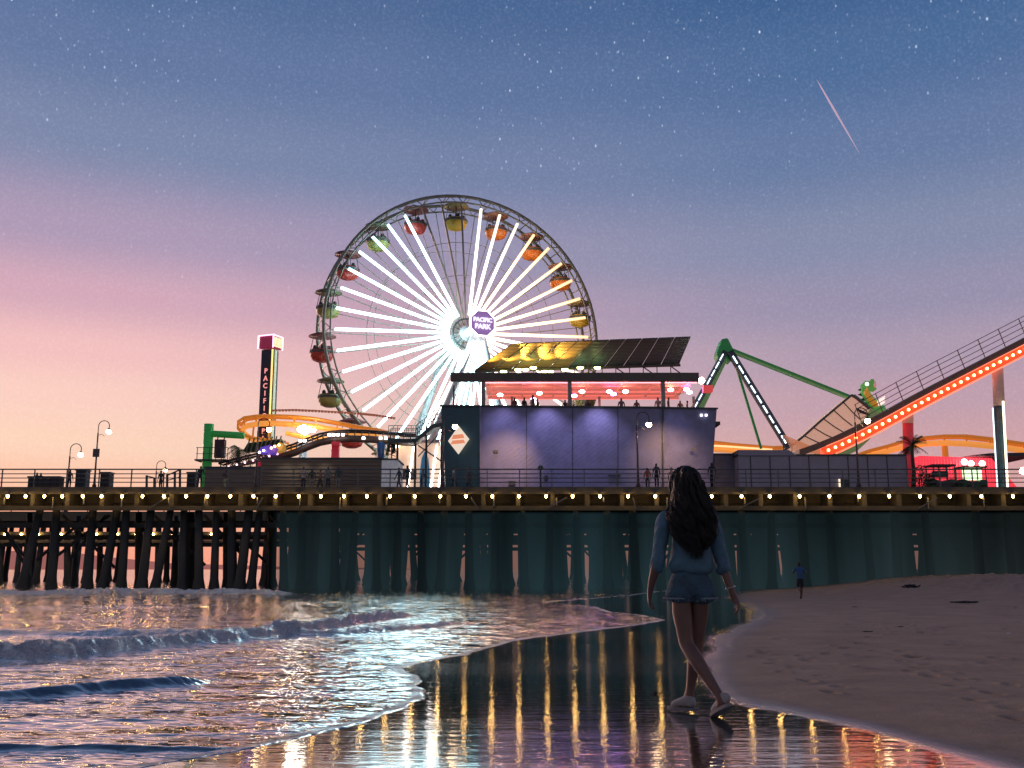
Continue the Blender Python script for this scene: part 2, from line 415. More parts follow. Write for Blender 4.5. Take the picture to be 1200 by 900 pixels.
# sea material
m = bpy.data.materials.new('sea_water'); m.use_nodes = True; t = NT(m); b = t.n['Principled BSDF']
tc = t.new('ShaderNodeTexCoord'); ob = tc.outputs['Object']
fo = t.new('ShaderNodeAttribute', attribute_name='foam').outputs['Fac']
mp = t.new('ShaderNodeMapping', inp={'Vector': ob, 'Scale': (1, 1.5, 1), 'Rotation': (0,0,.12)})
a1 = t.new('ShaderNodeTexNoise', inp={'Vector': mp.outputs[0], 'Scale': 1.25, 'Detail': 3.5, 'Roughness': .5, 'Distortion': .5}).outputs[0]
a2 = t.new('ShaderNodeTexNoise', inp={'Vector': mp.outputs[0], 'Scale': 4.5, 'Detail': 2, 'Roughness': .5, 'Distortion': .3}).outputs[0]
a3 = t.new('ShaderNodeTexNoise', inp={'Vector': ob, 'Scale': 34, 'Detail': 6, 'Roughness': .75}).outputs[0]
a0 = t.new('ShaderNodeTexNoise', inp={'Vector': mp.outputs[0], 'Scale': .35, 'Detail': 3}).outputs[0]
vo = t.new('ShaderNodeTexVoronoi', inp={'Vector': t.mix(.35, ob, t.new('ShaderNodeTexNoise', inp={'Vector': ob, 'Scale': 3.0}).outputs[1]), 'Scale': 5.0}, feature='DISTANCE_TO_EDGE').outputs['Distance']
b.inputs['Base Color'].default_value = (.018,.032,.040,1); b.inputs['Roughness'].default_value = .12; b.inputs['IOR'].default_value = 1.33
h = t.math('ADD', t.math('MULTIPLY', a1, 1.0), t.math('ADD', t.math('MULTIPLY', a2, .22), t.math('MULTIPLY', a0, .6)))
bp = t.new('ShaderNodeBump', inp={'Height': h, 'Strength': 1.0, 'Distance': .09}); t.l.new(bp.outputs[0], b.inputs['Normal'])
gl = t.new('ShaderNodeBsdfGlossy', inp={'Color': (1,.98,.97,1), 'Roughness': .07, 'Normal': bp.outputs[0]})
lw = t.new('ShaderNodeLayerWeight', inp={'Blend': .25, 'Normal': bp.outputs[0]})
ms = t.new('ShaderNodeMixShader', inp={0: t.mr(lw.outputs['Fresnel'], 0, .45, .12, 1), 1: b.outputs[0], 2: gl.outputs[0]})
fb = t.new('ShaderNodeBsdfPrincipled', inp={'Base Color': (.5,.5,.5,1), 'Roughness': .45})
t.l.new(t.mix(t.mr(a3, .38, .62), (.36,.35,.34), (1,.98,.95)), fb.inputs['Base Color'])
bf = t.new('ShaderNodeBump', inp={'Height': a3, 'Strength': 1.0, 'Distance': .05}); t.l.new(bf.outputs[0], fb.inputs['Normal'])
lace = t.mr(a3, .40, .62)
ff = t.math('MULTIPLY', t.mr(t.math('ADD', fo, t.math('MULTIPLY', t.math('SUBTRACT', lace, .6), .45)), .28, .72), .92, clamp=True)
tl = t.new('ShaderNodeBsdfTranslucent', inp={'Color': (.80,.74,.70,1), 'Normal': bf.outputs[0]}); fbt = t.new('ShaderNodeMixShader', inp={0: .10, 1: fb.outputs[0], 2: tl.outputs[0]})
ms2 = t.new('ShaderNodeMixShader', inp={0: ff, 1: ms.outputs[0], 2: fbt.outputs[0]}); t.l.new(ms2.outputs[0], t.n['Material Output'].inputs[0])
tag(grid('sea_water', 900, 760, .30, .00018, .85, sea_f, m, None), 'surf and shallow sea washing onto the beach', None, None, 'structure')
# distant headland, its haze put in as pink colour and self-glow
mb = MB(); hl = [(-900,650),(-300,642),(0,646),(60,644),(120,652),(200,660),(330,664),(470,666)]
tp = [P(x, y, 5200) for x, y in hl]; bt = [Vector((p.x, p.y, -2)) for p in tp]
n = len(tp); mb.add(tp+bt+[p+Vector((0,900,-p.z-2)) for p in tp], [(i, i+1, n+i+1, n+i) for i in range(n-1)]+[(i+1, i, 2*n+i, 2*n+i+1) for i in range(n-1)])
tag(mb.build('hills', mat('far_hills_haze_glow', lin((214,134,124)), .95, var=.1, scale=.002, bump=0, emit=lin((214,134,124)), es=.35)), 'hazy headland across the bay', None, None, 'structure')
# far land behind the right of the pier
# ------------------------------------------------------------------ shared materials
DZ = P(0, 571, 68).z; FB = P(0, 598, 68).z; FY = 68.0
wood_dk = mat('pier_timber', (.085,.080,.066), .8, scale=.8, bscale=6, bump=.5, stretch=(1,1,.3))
wood_pile = mat('pile_timber', (.030,.036,.036), .75, scale=1.2, bscale=7, bump=.6, stretch=(1.5,1.5,.35))
deck_m = mat('deck_planks', (.10,.085,.07), .85, scale=2, bscale=9, stretch=(6,1,1))
steel_dk = mat('dark_steel', (.065,.078,.085), .5, .6, bump=.05)
steel_lt = mat('rail_steel', (.16,.17,.17), .45, .7, bump=.05)
white_st = mat('white_steel', (.55,.56,.56), .45, bump=.05, var=.15)
bulb_w = glow('warm_bulb', (1,.55,.15), 60)
globe_w = glow('lamp_globe_glow', (1,.70,.38), 42)
# ------------------------------------------------------------------ main pier
pier = thing('pier', 'long dark timber pier on raked piles with amber bulbs along its edge', 'pier', (0, FY, -.3))
xl, xr = -64, 66
xg = -19.5      # left of this the near deck is a narrow strip and open air lies behind it
mb = MB()
mb.box(((xl+xr)/2, FY+4.2, DZ-.16), (xr-xl, 8, .30))
mb.box(((xg+xr)/2, 104.2, DZ-.161), (xr-xg, 56, .298))
mb.build('deck', [deck_m], pier)
mb = MB(); mb.box(((xl+xr)/2, FY+.05, DZ-.21), (xr-xl, .26, .46)); mb.build('edge_beam', [wood_dk], pier)
mb = MB(); mb.box(((xl+xr)/2, FY+.10, FB+.14), (xr-xl, .34, .30)); mb.build('stringer', [mat('stringer_wood', (.085,.075,.045), .7, scale=.7, bump=.4)], pier)
mb = MB()
x = xl
while x < xr: mb.box((x, FY+1.0, (DZ+FB)/2-.1), (.28, 1.6, DZ-FB-.35)); x += 2.3
for yy in np.arange(70, 132, 3.4):
    mb.box((((xl if yy < 75.5 else xg)+xr)/2, yy, DZ-.62), (xr-(xl if yy < 75.5 else xg), .3, .6))
mb.build('joists', [wood_dk], pier)
mb = MB()   # recessed boards behind the lamps
x = xl
while x < xr:
    ww = rnd.choice((1.6,2.1,2.8)); mb.box((x+ww/2, FY+1.9+rnd.uniform(0,.06), (DZ+FB)/2-.05), (ww-.05, .06, DZ-FB-.5)); x += ww
mb.build('back_boards', [mat('back_board', (.055,.050,.036), .8, scale=1.5, bump=.5, stretch=(3,3,.5))], pier)
lampx = [9,30,52,73,97,119,143,167,192,218,243,270,297,323,350,376,403,430,457,486,516,546,577,608,640,671,703,736,768,834,869,902,937,972,1007,1042,1078,1113,1150,1187]
lampx += [802,-14,-37,-60,1224,1260]
for px in lampx:
    p = P(px, 581.5, FY-.32); mb = MB(); mb.ball(p, .085, 8, 6, sc=(1,1,1.35))
    o = mb.build('bulb', [bulb_w], pier, True)
    mb = MB(); mb.lathe(p+Vector((0,0,.08)), [(.05,0),(.14,.03),(.16,.05),(.05,.10)], 8); mb.bar(p+Vector((0,0,.15)), p+Vector((0,.3,.15)), .05)
    l = mb.build('lamp_fitting', [steel_dk], pier)
for px in lampx[::2]:   # drain pipes and hangers below the bulbs
    p = P(px+rnd.uniform(-6,14), 583, FY-.14); mb = MB(); mb.tube([p, (p.x, p.y, FB+rnd.uniform(.05,.6))], .05, 6)
    mb.build('drain_pipe', [steel_lt], pier)
for px, dx in ((175,15),(560,-20),(866,22),(1076,18),(300,0),(640,20),(745,-14)):
    p = P(px, 596, FY-.15); q = P(px+dx*.8+8, 583, FY-.15); mb = MB(); mb.bar(p, q, .07); mb.build('brace', [steel_lt], pier)
# railing
rl = MB(); RT = DZ+1.2
for k, zt in enumerate((1.2,.9,.62,.34)): rl.tube([(xl, FY+.1, DZ+zt), (xr, FY+.1, DZ+zt)], .035 if k else .05, 6)
rail = rl.build('railing', [steel_lt], pier)
x = xl
while x < xr:
    mb = MB(); mb.box((x, FY+.1, DZ+.6), (.07,.07,1.2)); mb.build('post', [steel_lt], rail); x += 2.15
# piles: nearest rows as parts
def pile(mb, x, y, rake, r=.24, ztop=None, zb=-.9, ry=0):
    zt = ztop or FB+.1; mb.tube([(x+rake, y+ry, zb), (x+rake*.92, y+ry*.92, zb+.55), (x+rake*.8, y+ry*.8, zb+1.3), (x, y, zt)], [r*1.75, r*1.62, r*1.15, r*.92], 9)
pl = []
for px, rk in ((44,-1.0),(62,.05),(104,.0),(133,-.75),(146,0),(176,-.35),(199,-.9),(214,.2),(232,.35),(252,.1),(268,.4),(291,-.5),(303,-.45),(330,.3),(352,.1),(371,-.2),(392,.2),(416,-.3),(440,.2),(466,0),(492,.25),(520,-.3),(549,.1),(580,0),(612,.2),(645,-.2),(676,.1),(712,0),(742,.2),(775,-.1),(806,.1),(838,0),(871,.2),(905,-.2),(940,.1),(975,.05),(1015,.2),(1050,-.1),(1085,.2),(1145,0),(1180,.1)):
    pl.append((P(px, 640, FY+.9).x, FY+.9+rnd.uniform(-.3,.3), rk*.9, rnd.uniform(.24,.30)))
for px in (28,160,222,262,316,340,360,384,405,428,452,478,506,534,565,596,630,660,694,728,758,790,822,855,888,922,957,992,1030,1066,1110,1160):
    pl.append((P(px, 640, 72.5).x, 72.5+rnd.uniform(-.5,.5), rnd.uniform(-.5,.5), rnd.uniform(.2,.27)))
for px in (90,205,228):
    pl.append((P(px, 640, 77).x, 77, rnd.uniform(-.3,.3), .22))
for px in (-80,-40,-15,1215,1250,1290): pl.append((P(px, 640, 69).x, 69, rnd.uniform(-.4,.4), .27))
for x, y, rk, r in pl[:100]:
    mb = MB(); pile(mb, x, y, rk, r); mb.build('pile', [wood_pile], pier, True)
mb = MB()
for yy in (77,82,87,92,98,104,110,116,122,128):
    x = xg+rnd.uniform(0,2)
    while x < 58:
        if rnd.random() < .70: pile(mb, x, yy+rnd.uniform(-.6,.6), rnd.uniform(-.8,.8), rnd.uniform(.30,.42), DZ-.4)
        x += rnd.uniform(1.7,2.7)
tag(mb.build('pile_rows_behind', [wood_pile], pier), kind='stuff')
mb = MB()
for yy, zc in ((69.4,3.9),(73.2,3.2),(73.3,4.2),(84,3.1),(92.5,3.4),(104.5,3.0),(116.5,3.2),(127.5,3.4)):
    x0 = xl if yy < 75.5 else xg
    mb.box(((x0+xr)/2, yy, zc), (xr-x0, .22, .34))
for i in range(46):
    x = rnd.uniform(-40, 50); yy = rnd.choice((70.2,74.2)) if x < xg else rnd.choice((70.2,74.2,85,93,105)); d = rnd.choice((-1,1))*rnd.uniform(2,4)
    mb.bar((x, yy, FB-.2), (x+d, yy, rnd.uniform(1.0,2.2)), .2, .16)
mb.build('cross_beams', [wood_pile], pier)
# mist hanging in the dark under the wide part of the deck, the ride lights' teal put in as its own glow
m = bpy.data.materials.new('under_pier_mist_glow'); m.use_nodes = True; t = NT(m); t.n.remove(t.n['Principled BSDF'])
tc = t.new('ShaderNodeTexCoord'); sx = t.new('ShaderNodeSeparateXYZ', inp={0: tc.outputs['Object']})
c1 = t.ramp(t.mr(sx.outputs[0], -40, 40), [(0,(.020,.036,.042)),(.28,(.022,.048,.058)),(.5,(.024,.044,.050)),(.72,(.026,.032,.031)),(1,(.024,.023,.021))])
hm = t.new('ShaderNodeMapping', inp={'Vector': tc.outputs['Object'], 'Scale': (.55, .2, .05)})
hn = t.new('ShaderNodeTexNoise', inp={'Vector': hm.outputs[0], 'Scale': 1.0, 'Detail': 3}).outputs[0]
c1 = t.mix(1.0, c1, t.math('MULTIPLY', t.mr(hn, .3, .7, .45, 1.55), t.mr(sx.outputs[2], 0, 5, 1.25, .6)), 'MULTIPLY')  # upright streaks and a darker top painted into the glow
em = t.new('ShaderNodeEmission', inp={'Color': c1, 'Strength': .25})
ab = t.new('ShaderNodeVolumeAbsorption', inp={'Color': (0,0,0,1), 'Density': .40})
ad = t.new('ShaderNodeAddShader', inp={0: em.outputs[0], 1: ab.outputs[0]}); t.l.new(ad.outputs[0], t.n['Material Output'].inputs['Volume'])
mb = MB(); mb.box(((-15.5+60)/2, (66.8+70.6)/2, 2.0), (75.5, 70.6-66.8, FB+.6+.0-(-.9)-1.0)); tag(mb.build('haze', [m]), 'dim teal mist in the gloom under the pier deck', None, None, 'structure')
# narrower pier arm beyond, seen under the near deck at the left
fp = thing('far_pier', 'second pier arm beyond the near deck, seen beneath it at the far left', 'pier', (-45, 104, -.3))
mb = MB(); mb.box((-46, 104, DZ-.2), (62, 14, .4)); mb.build('deck', [wood_dk], fp)
mb = MB(); mb.box((-46, 97.1, DZ-.5), (62, .3, 1.0)); mb.box((-46, 97, 4.3), (62, .25, .3)); mb.box((-46, 97.05, 3.55), (62,.2,.25)); mb.build('edge_beam', [wood_dk], fp)
for px in range(-40, 250, 22):
    p = P(px+rnd.uniform(-3,3), 626, 96.7); mb = MB(); mb.ball(p, .10, 8, 6); mb.build('bulb', [bulb_w], fp, True)
for k, px in enumerate(range(-30, 230, 9)):
    for yy in ((97.6, 104, 110)[k % 3],):
        mb = MB(); pile(mb, P(px+rnd.uniform(-3,3), 640, yy).x, yy, rnd.uniform(-.6,.6), rnd.uniform(.22,.3), DZ-.4); mb.build('pile', [wood_pile], fp, True)
mb = MB()
for yy in (97.4,104.4,110.4): mb.box((-46, yy, rnd.uniform(3.0,3.8)), (62,.2,.3))
mb.build('cross_beams', [wood_pile], fp)
mb = MB()
for zt in (1.2,.8,.4): mb.tube([(-77, 97.1, DZ+zt), (xg, 97.1, DZ+zt)], .04, 5)
rr_ = mb.build('railing', [steel_dk], fp)
for k in range(24):
    mb = MB(); mb.box((-76+k*2.4, 97.1, DZ+.6), (.08,.08,1.2)); mb.build('post', [steel_dk], rr_)
# low platform under the far arm
# ------------------------------------------------------------------ street lamps (shepherd's crook)
pole_m = mat('lamp_pole_paint', (.08,.05,.055), .45, .3, bump=.05)
def lamp(px, ytop, Y, side, label, box=False, bulb=globe_w):
    top = P(px, ytop, Y); base = Vector((top.x, Y, DZ)); H = top.z-DZ; k = H/5.2
    t_ = thing('street_lamp', label, 'street lamp', base, 'crook-necked street lamps on the pier')
    mb = MB(); mb.lathe(base, [(.16*k,0),(.16*k,.25*k),(.10*k,.35*k),(.07*k,1.2*k),(.055*k,H*.82)], 10); mb.build('pole', [pole_m], t_, True)
    r = .42*k; c = base+Vector((side*r, 0, H-r)); pts = [base+Vector((0,0,H*.80))]
    for i in range(13):
        a = PI-PI*i/12*1.12; pts.append(c+Vector((side*math.cos(a)*r*(1 if side > 0 else 1), 0, math.sin(a)*r)))
    mb = MB(); mb.tube(pts, .032*k, 6)
    mb.tube([base+Vector((0,0,H*.78)), base+Vector((side*.3*k,0,H*.80)), base+Vector((side*.5*k,0,H*.77))], .02*k, 5); mb.build('crook_arm', [pole_m], t_)
    e = pts[-1]
    mb = MB(); mb.lathe(e+Vector((0,0,-.12*k)), [(.20*k,-.05),(.16*k,.02),(.05*k,.10*k),(.03*k,.14*k)], 10); mb.build('shade', [pole_m], t_)
    mb = MB(); mb.ball(e+Vector((0,0,-.27*k)), .19*k, 12, 8); mb.build('globe', [bulb], t_, True)
    if box: mb = MB(); mb.box(base+Vector((0,-.08,H*.52)), (.42,.1,.55)); mb.build('notice_box', [mat('notice_box_paint', (.12,.08,.08), .6)], t_)
    return e
lamp(116, 493, 69, 1, 'tallest lit street lamp at the left, with a notice box on its pole', True)
lamp(83, 520, 99, 1, 'lit crook-necked street lamp left of the one with a box on its pole')
lamp(184, 540, 108, 1, 'small lit crook-necked street lamp standing far off beside a dark frame at left')
lamp(303, 490, 69.2, 1, 'lit street lamp standing in front of the drop tower')
L5 = lamp(520, 486, 69, 1, 'lit street lamp by the teal corner of the blue restaurant wall')
L6 = lamp(746, 483, 69.4, 1, 'lit street lamp in front of the right part of the blue restaurant wall')
lamp(1001, 478, 69.2, 1, 'lit street lamp standing in front of the swinging ship ride')
# ------------------------------------------------------------------ ferris wheel
fw_c = P(547, 391, 100); PH = math.radians(21)
nrm = Vector((math.sin(PH), -math.cos(PH), 0)); hx = Vector((math.cos(PH), math.sin(PH), 0)); vz = Vector((0,0,1))
R = (P(547, 231, 100)-fw_c).length; WW = 3.2
fw = thing('ferris_wheel', 'giant ferris wheel with glowing white light bars fanning out from its hub', 'ferris wheel', (fw_c.x, fw_c.y, DZ))
rim_m = mat('wheel_steel', (.25,.23,.18), .45, .5, bump=.05, var=.2)
def WP(a, r, d=0): return fw_c+hx*math.sin(a)*r+vz*math.cos(a)*r-nrm*d      # a clockwise from the top
for d in (0, WW):
    mb = MB(); N = 80
    mb.tube([WP(2*PI*i/N, R, d) for i in range(N)], .17, 8, closed=True)
    mb.tube([WP(2*PI*i/N, R*.955, d) for i in range(N)], .085, 6, closed=True)
    for i in range(N): mb.bar(WP(2*PI*i/N, R, d), WP(2*PI*(i+(.5 if i % 2 else -.5))/N, R*.955, d), .07)
    mb.build('rim', [rim_m], fw, True)
    mb = MB()
    for rr in (.42,.66): mb.tube([WP(2*PI*i/40, R*rr, d+.02) for i in range(40)], .03, 5, closed=True)
    mb.build('tie_ring', [rim_m], fw)
mb = MB()
for i in range(40):
    a = 2*PI*i/40+math.radians(1.5)
    mb.bar(WP(a, R, .1), WP(a, R, WW-.1), .08)
    if i % 2: mb.bar(WP(a, R, .1), WP(a+2*PI/40, R, WW-.1), .05)
mb.build('cross_ties', [rim_m], fw)
for i in range(40):
    a = math.radians(6+9*i)
    mb = MB(); mb.bar(WP(a, .9, .12), WP(a, R*.955, .12), .09); mb.build('spoke', [rim_m], fw)
    mb = MB(); mb.bar(WP(a+.03, .9, WW), WP(a+.03, R*.955, WW), .07); mb.build('spoke', [rim_m], fw)
def tube_glow(name, tint, s1, s0=1.15, core=(1,.97,.92)):
    m = bpy.data.materials.new(name); m.use_nodes = True; t = NT(m); b = t.n['Principled BSDF']
    lw = t.new('ShaderNodeLayerWeight', inp={'Blend': .5}); f = t.math('POWER', t.math('SUBTRACT', 1, lw.outputs['Facing']), 3.0)
    t.l.new(t.mix(f, tint, core), b.inputs['Emission Color']); t.l.new(t.mr(f, 0, 1, s0, s1), b.inputs['Emission Strength'])
    MATS[name] = m; return m
lit_cool = tube_glow('light_bar_cool', (.45,.86,1.0), 24, 1.15, (.55,.92,1.0)); lit_warm = tube_glow('light_bar_warm', (1.0,.62,.26), 12, 1.15, (1,.80,.52)); lit_mid = tube_glow('light_bar_mild', (1.0,.80,.60), 12)
off_m = mat('unlit_bar', (.25,.22,.2), .4)
for i in range(40):
    dg = (6+9*i) % 360; cc = 360-dg
    if 0 < cc < 26: m_ = off_m
    elif dg < 92: m_ = lit_warm if dg > 25 else lit_mid
    elif dg < 150: m_ = lit_mid
    else: m_ = lit_cool
    a = math.radians(dg); mb = MB(); mb.tube([WP(a, 1.9, -.16), WP(a, R*.925, -.16)], .16 if m_ is not off_m else .05, 8); mb.build('light_bar', [m_], fw, True)
# hub, axle, badge
ax0 = fw_c+nrm*4.6; ax1 = fw_c-nrm*(WW+4.2)
mb = MB(); mb.tube([ax0-nrm*.2, ax1], .45, 16)
for d in (0, WW): mb.tube([WP(0,0,d-.15), WP(0,0,d+.15)], .8, 24)
mb.build('hub', [white_st], fw, True)
mb = MB(); mb.tube([WP(2*PI*i/32, 1.5, -.1) for i in range(32)], .09, 6, closed=True)
for i in range(16): mb.bar(WP(2*PI*i/16, .5, -.1), WP(2*PI*i/16, 1.5, -.1), .06)
mb.build('hub_ring', [steel_dk], fw)
bc = ax0
def BP(x, z, d=0): return bc+hx*x+vz*z+nrm*d
octo = [(1.28*math.cos(PI/8+i*PI/4), 1.28*math.sin(PI/8+i*PI/4)) for i in range(8)]
mb = MB(); mb.prism([BP(x, z, 0) for x, z in octo], nrm*.22)
badge = mb.build('badge', [glow('badge_violet', (.20,.07,.34), .8)], fw)
mb = MB(); mb.tube([BP(x*1.03, z*1.03, .12) for x, z in octo], .11, 8, closed=True); mb.build('badge_rim', [lit_mid], badge)
def text_mesh(txt, size, org, ux, uy, m_, parent, name='lettering', ext=.03, space=1.0, line=1.0, bold=0):
    cu = bpy.data.curves.new('lettering', 'FONT'); cu.body = txt; cu.size = size; cu.extrude = ext; cu.align_x = 'CENTER'; cu.align_y = 'CENTER'
    cu.space_character = space; cu.space_line = line; cu.offset = bold; cu.resolution_u = 3
    o = bpy.data.objects.new('tmp', cu); col.objects.link(o)
    dg = bpy.context.evaluated_depsgraph_get(); me = bpy.data.meshes.new_from_object(o.evaluated_get(dg))
    bpy.data.objects.remove(o); bpy.data.curves.remove(cu)
    ux, uy = Vector(ux).normalized(), Vector(uy).normalized(); uz = ux.cross(uy)
    mb = MB(); mb.add([Vector(org)+ux*v.co.x+uy*v.co.y+uz*v.co.z for v in me.vertices], [tuple(p.vertices) for p in me.polygons])
    bpy.data.meshes.remove(me); return mb.build(name, [m_], parent)
badge_l = glow('badge_letter', (.90,.80,1.0), 1.4)
text_mesh('PACIFIC', .58, BP(0, .30, .26), hx, vz, badge_l, badge, space=.92, bold=.012)
text_mesh('PARK', .68, BP(0, -.36, .26), hx, vz, badge_l, badge, space=.95, bold=.012)
# A-frame legs, with light bars down the front ones
legt = [('front', ax0-nrm*.7, [(-7.6, -1.2), (-3.6, -.4), (4.6, .6)]), ('back', ax1+nrm*.5, [(-5.5, .8), (5.2, .8)])]
for k, (nm, top, feet) in enumerate(legt):
    for fx, fy in feet:
        foot = Vector((top.x, top.y, DZ))+hx*fx-nrm*fy
        mb = MB(); mb.tube([top, foot], .38, 12); mb.build('leg', [white_st], fw, True)
for fx, w_, m_, o in ((-7.6,.20,lit_cool,.55),(-8.6,.12,lit_mid,.1),(-3.6,.13,lit_cool,.3),(-1.7,.12,lit_cool,0),(.3,.12,lit_mid,.1),(2.2,.11,lit_cool,0),(-5.6,.09,lit_mid,.2)):
    top = ax0-nrm*.3; foot = Vector((top.x, top.y, DZ+1))+hx*fx+nrm*.3
    mb = MB(); mb.tube([top.lerp(foot, .10), top.lerp(foot, .92)], w_, 8); mb.build('leg_light_bar', [m_], fw, True)
# gondolas
tubc = {'yellow': (.50,.30,.03), 'red': (.42,.04,.03), 'orange': (.55,.14,.02), 'green': (.27,.23,.06), 'pink': (.50,.10,.10)}
gmats = {k: mat('gondola_'+k, v, .4, bump=.03, var=.2) for k, v in tubc.items()}
canm = {k: mat('gondola_canopy_'+k, tuple(.45*x+.06 for x in v), .5, var=.2) for k, v in tubc.items()}
order = ['yellow','orange','orange','orange','yellow','red','green','red','yellow','red','green','pink','yellow','red','green','red','green','red','green','red']
for i in range(20):
    a = math.radians(-3+18*i)
    kd = order[i]
    p = WP(a, R*.985, WW*.5)
    mb = MB(); mb.lathe(p+Vector((0,0,-2.75)), [(.45,-.15),(.95,.05),(1.12,.45),(1.18,.95),(1.08,1.0)], 14); g = mb.build('gondola', [gmats[kd]], fw, True)
    mb = MB(); mb.lathe(p+Vector((0,0,-2.75)), [(1.19,.66),(1.21,.78),(1.19,.90)], 14); mb.build('band', [mat('gondola_band', (.06,.06,.06), .5)], g)
    mb = MB(); mb.lathe(p+Vector((0,0,-.42)), [(1.35,0),(1.30,.10),(.7,.34),(.08,.50)], 14); mb.build('canopy', [canm[kd]], g, True)
    mb = MB(); mb.bar(p+Vector((0,0,.1)), p+Vector((0,0,-2.6)), .10)
    for b_ in range(4):
        q = Vector((math.cos(b_*PI/2+.4)*1.1, math.sin(b_*PI/2+.4)*1.1, 0)); mb.bar(p+q+Vector((0,0,-1.8)), p+q*.75+Vector((0,0,-.35)), .05)
    mb.build('hanger', [steel_dk], g)
    mb = MB(); mb.lathe(p+Vector((0,0,-1.78)), [(.95,0),(1.0,.10),(.35,.14)], 12)
    for b_ in range(5): aa_ = b_*2*PI/5+i; mb.ball(p+Vector((math.cos(aa_)*.72, math.sin(aa_)*.72, -1.55)), .20, 7, 5, sc=(1,1,1.35))
    mb.build('seat', [mat('gondola_seat_dark', (.05,.045,.04), .7)], g)
light('POINT', 'wheel_glow_cool', fw_c+nrm*2.5-hx*3+vz*-1, 900, (.65,.9,1), 1.0)
# ------------------------------------------------------------------ drop tower
dt = thing('drop_tower', 'tall dark drop tower with vertical lettering and a glowing pink square head', 'amusement ride', P(312, 571, 92)*1)
dt['_org'] = tuple(P(312, 571, 92)); 
S = 92
bb = Vector((P(314,571,S).x, S, DZ)); top = P(319, 413, S)
w1 = (P(330,500,S)-P(304.5,500,S)).x/2*.80
ang = math.radians(-22)
ht = P(319, 411, S).z-DZ
cx = P(318.5, 411, S).x
Mr = Matrix.Rotation(ang, 3, 'Z')
mb = MB(); mb.box((cx-.15, S, DZ+ht/2), (1.15,1.0,ht), M=Mr); mb.build('shaft', [mat('tower_navy', (.022,.022,.05), .4, bump=.05)], dt)
sid = Mr@Vector((1,0,0)); frn = Mr@Vector((0,-1,0)); c0 = Vector((cx-.15, S, DZ))
for sx_, cc, nm in ((.82, (.75,.60,.16), 'guide_yellow'),):
    mb = MB(); mb.bar(c0+sid*.62+frn*.50, c0+sid*.62+frn*.50+vz*ht, .13); mb.build('guide_rail', [glow('guide_amber', (1,.55,.12), 1.6)], dt)
mb = MB(); mb.bar(c0+sid*.62-frn*.08, c0+sid*.62-frn*.08+vz*ht, .08, .85, up=(0,1,0)); mb.build('side_panel', [glow('tower_side_green', (.30,.42,.22), .9)], dt)
hd = c0+vz*(ht+.70)
mb = MB(); mb.box(hd, (1.55,1.4,1.15), M=Mr); head = mb.build('head', [mat('tower_head_magenta', (.30,.03,.08), .4, emit=(.5,.03,.1), es=.25)], dt, bevel=.08)
mb = MB(); mb.box(hd+sid*.80, (.05,1.2,.9), M=Mr); mb.build('head_panel', [glow('head_amber', (1,.55,.15), 1.1)], head)
neon = glow('neon_pink', (1,.50,.85), 2.4); mb = MB()
q = [hd+sid*a+frn*b for a, b in ((-.82,.75),(.82,.75),(.82,-.75),(-.82,-.75))]
for k in range(4):
    mb.tube([q[k]+vz*.60, q[(k+1) % 4]+vz*.60], .055, 6)
    mb.tube([q[k]-vz*.60, q[k]+vz*.60], .055, 6)
mb.build('neon_outline', [neon], head)
red_l = glow('tower_letter_red', (.9,.25,.22), 1.1)
zt = DZ+ht-1.75
for i, ch_ in enumerate('PACIFIC PARK'):
    if ch_ == ' ': continue
    text_mesh(ch_, .66, c0+frn*.525+vz*(ht-2.0-i*.69*1.0), sid, vz, red_l, dt, name='letter', ext=.02, bold=.01)
mb = MB(); mb.box(c0+vz*2.6, (1.9,1.7,.8), M=Mr); mb.build('seat_ring', [mat('seat_dark', (.03,.05,.045), .6)], dt)
# ------------------------------------------------------------------ green coaster column with arm
cg = mat('coaster_green', (.04,.34,.06), .4, bump=.03, var=.15, emit=(.05,.5,.1), es=.12)
S = 84; gx = P(241, 571, S).x
gc = thing('green_support_column', 'thick bright green steel column with a level arm reaching right', 'ride column', (gx, S, DZ))
zt = P(241, 497, S).z; mb = MB(); mb.tube([(gx, S, DZ), (gx, S, zt)], .40, 16); mb.build('column', [cg], gc, True)
mb = MB(); mb.tube([P(243, 508, S), P(286, 510.5, S)], .28, 12); mb.build('arm', [cg], gc, True)
mb = MB(); pz = P(0, 540, S).z
mb.box((gx+.5, S, pz), (2.6,1.6,.12))
for k in range(6): mb.bar((gx-.6+k*.5, S-.8, pz), (gx-.6+k*.5, S-.8, pz+1.0), .05)
mb.bar((gx-.7, S-.8, pz+1.0), (gx+1.9, S-.8, pz+1.0), .05); mb.bar((gx-.7, S-.8, pz+.5), (gx+1.9, S-.8, pz+.5), .04)
mb.build('service_platform', [steel_dk], gc)
mb = MB(); mb.box((gx+1.0, S+.1, pz+1.0), (.8,.6,1.5)); mb.bar((gx+.7,S,pz+1.5),(gx+.9,S,pz+2.3),.08); mb.bar((gx+1.2,S,pz+1.5),(gx+1.5,S,pz+2.3),.08); mb.build('control_cabinet', [mat('cabinet_maroon', (.07,.03,.04), .6)], gc)
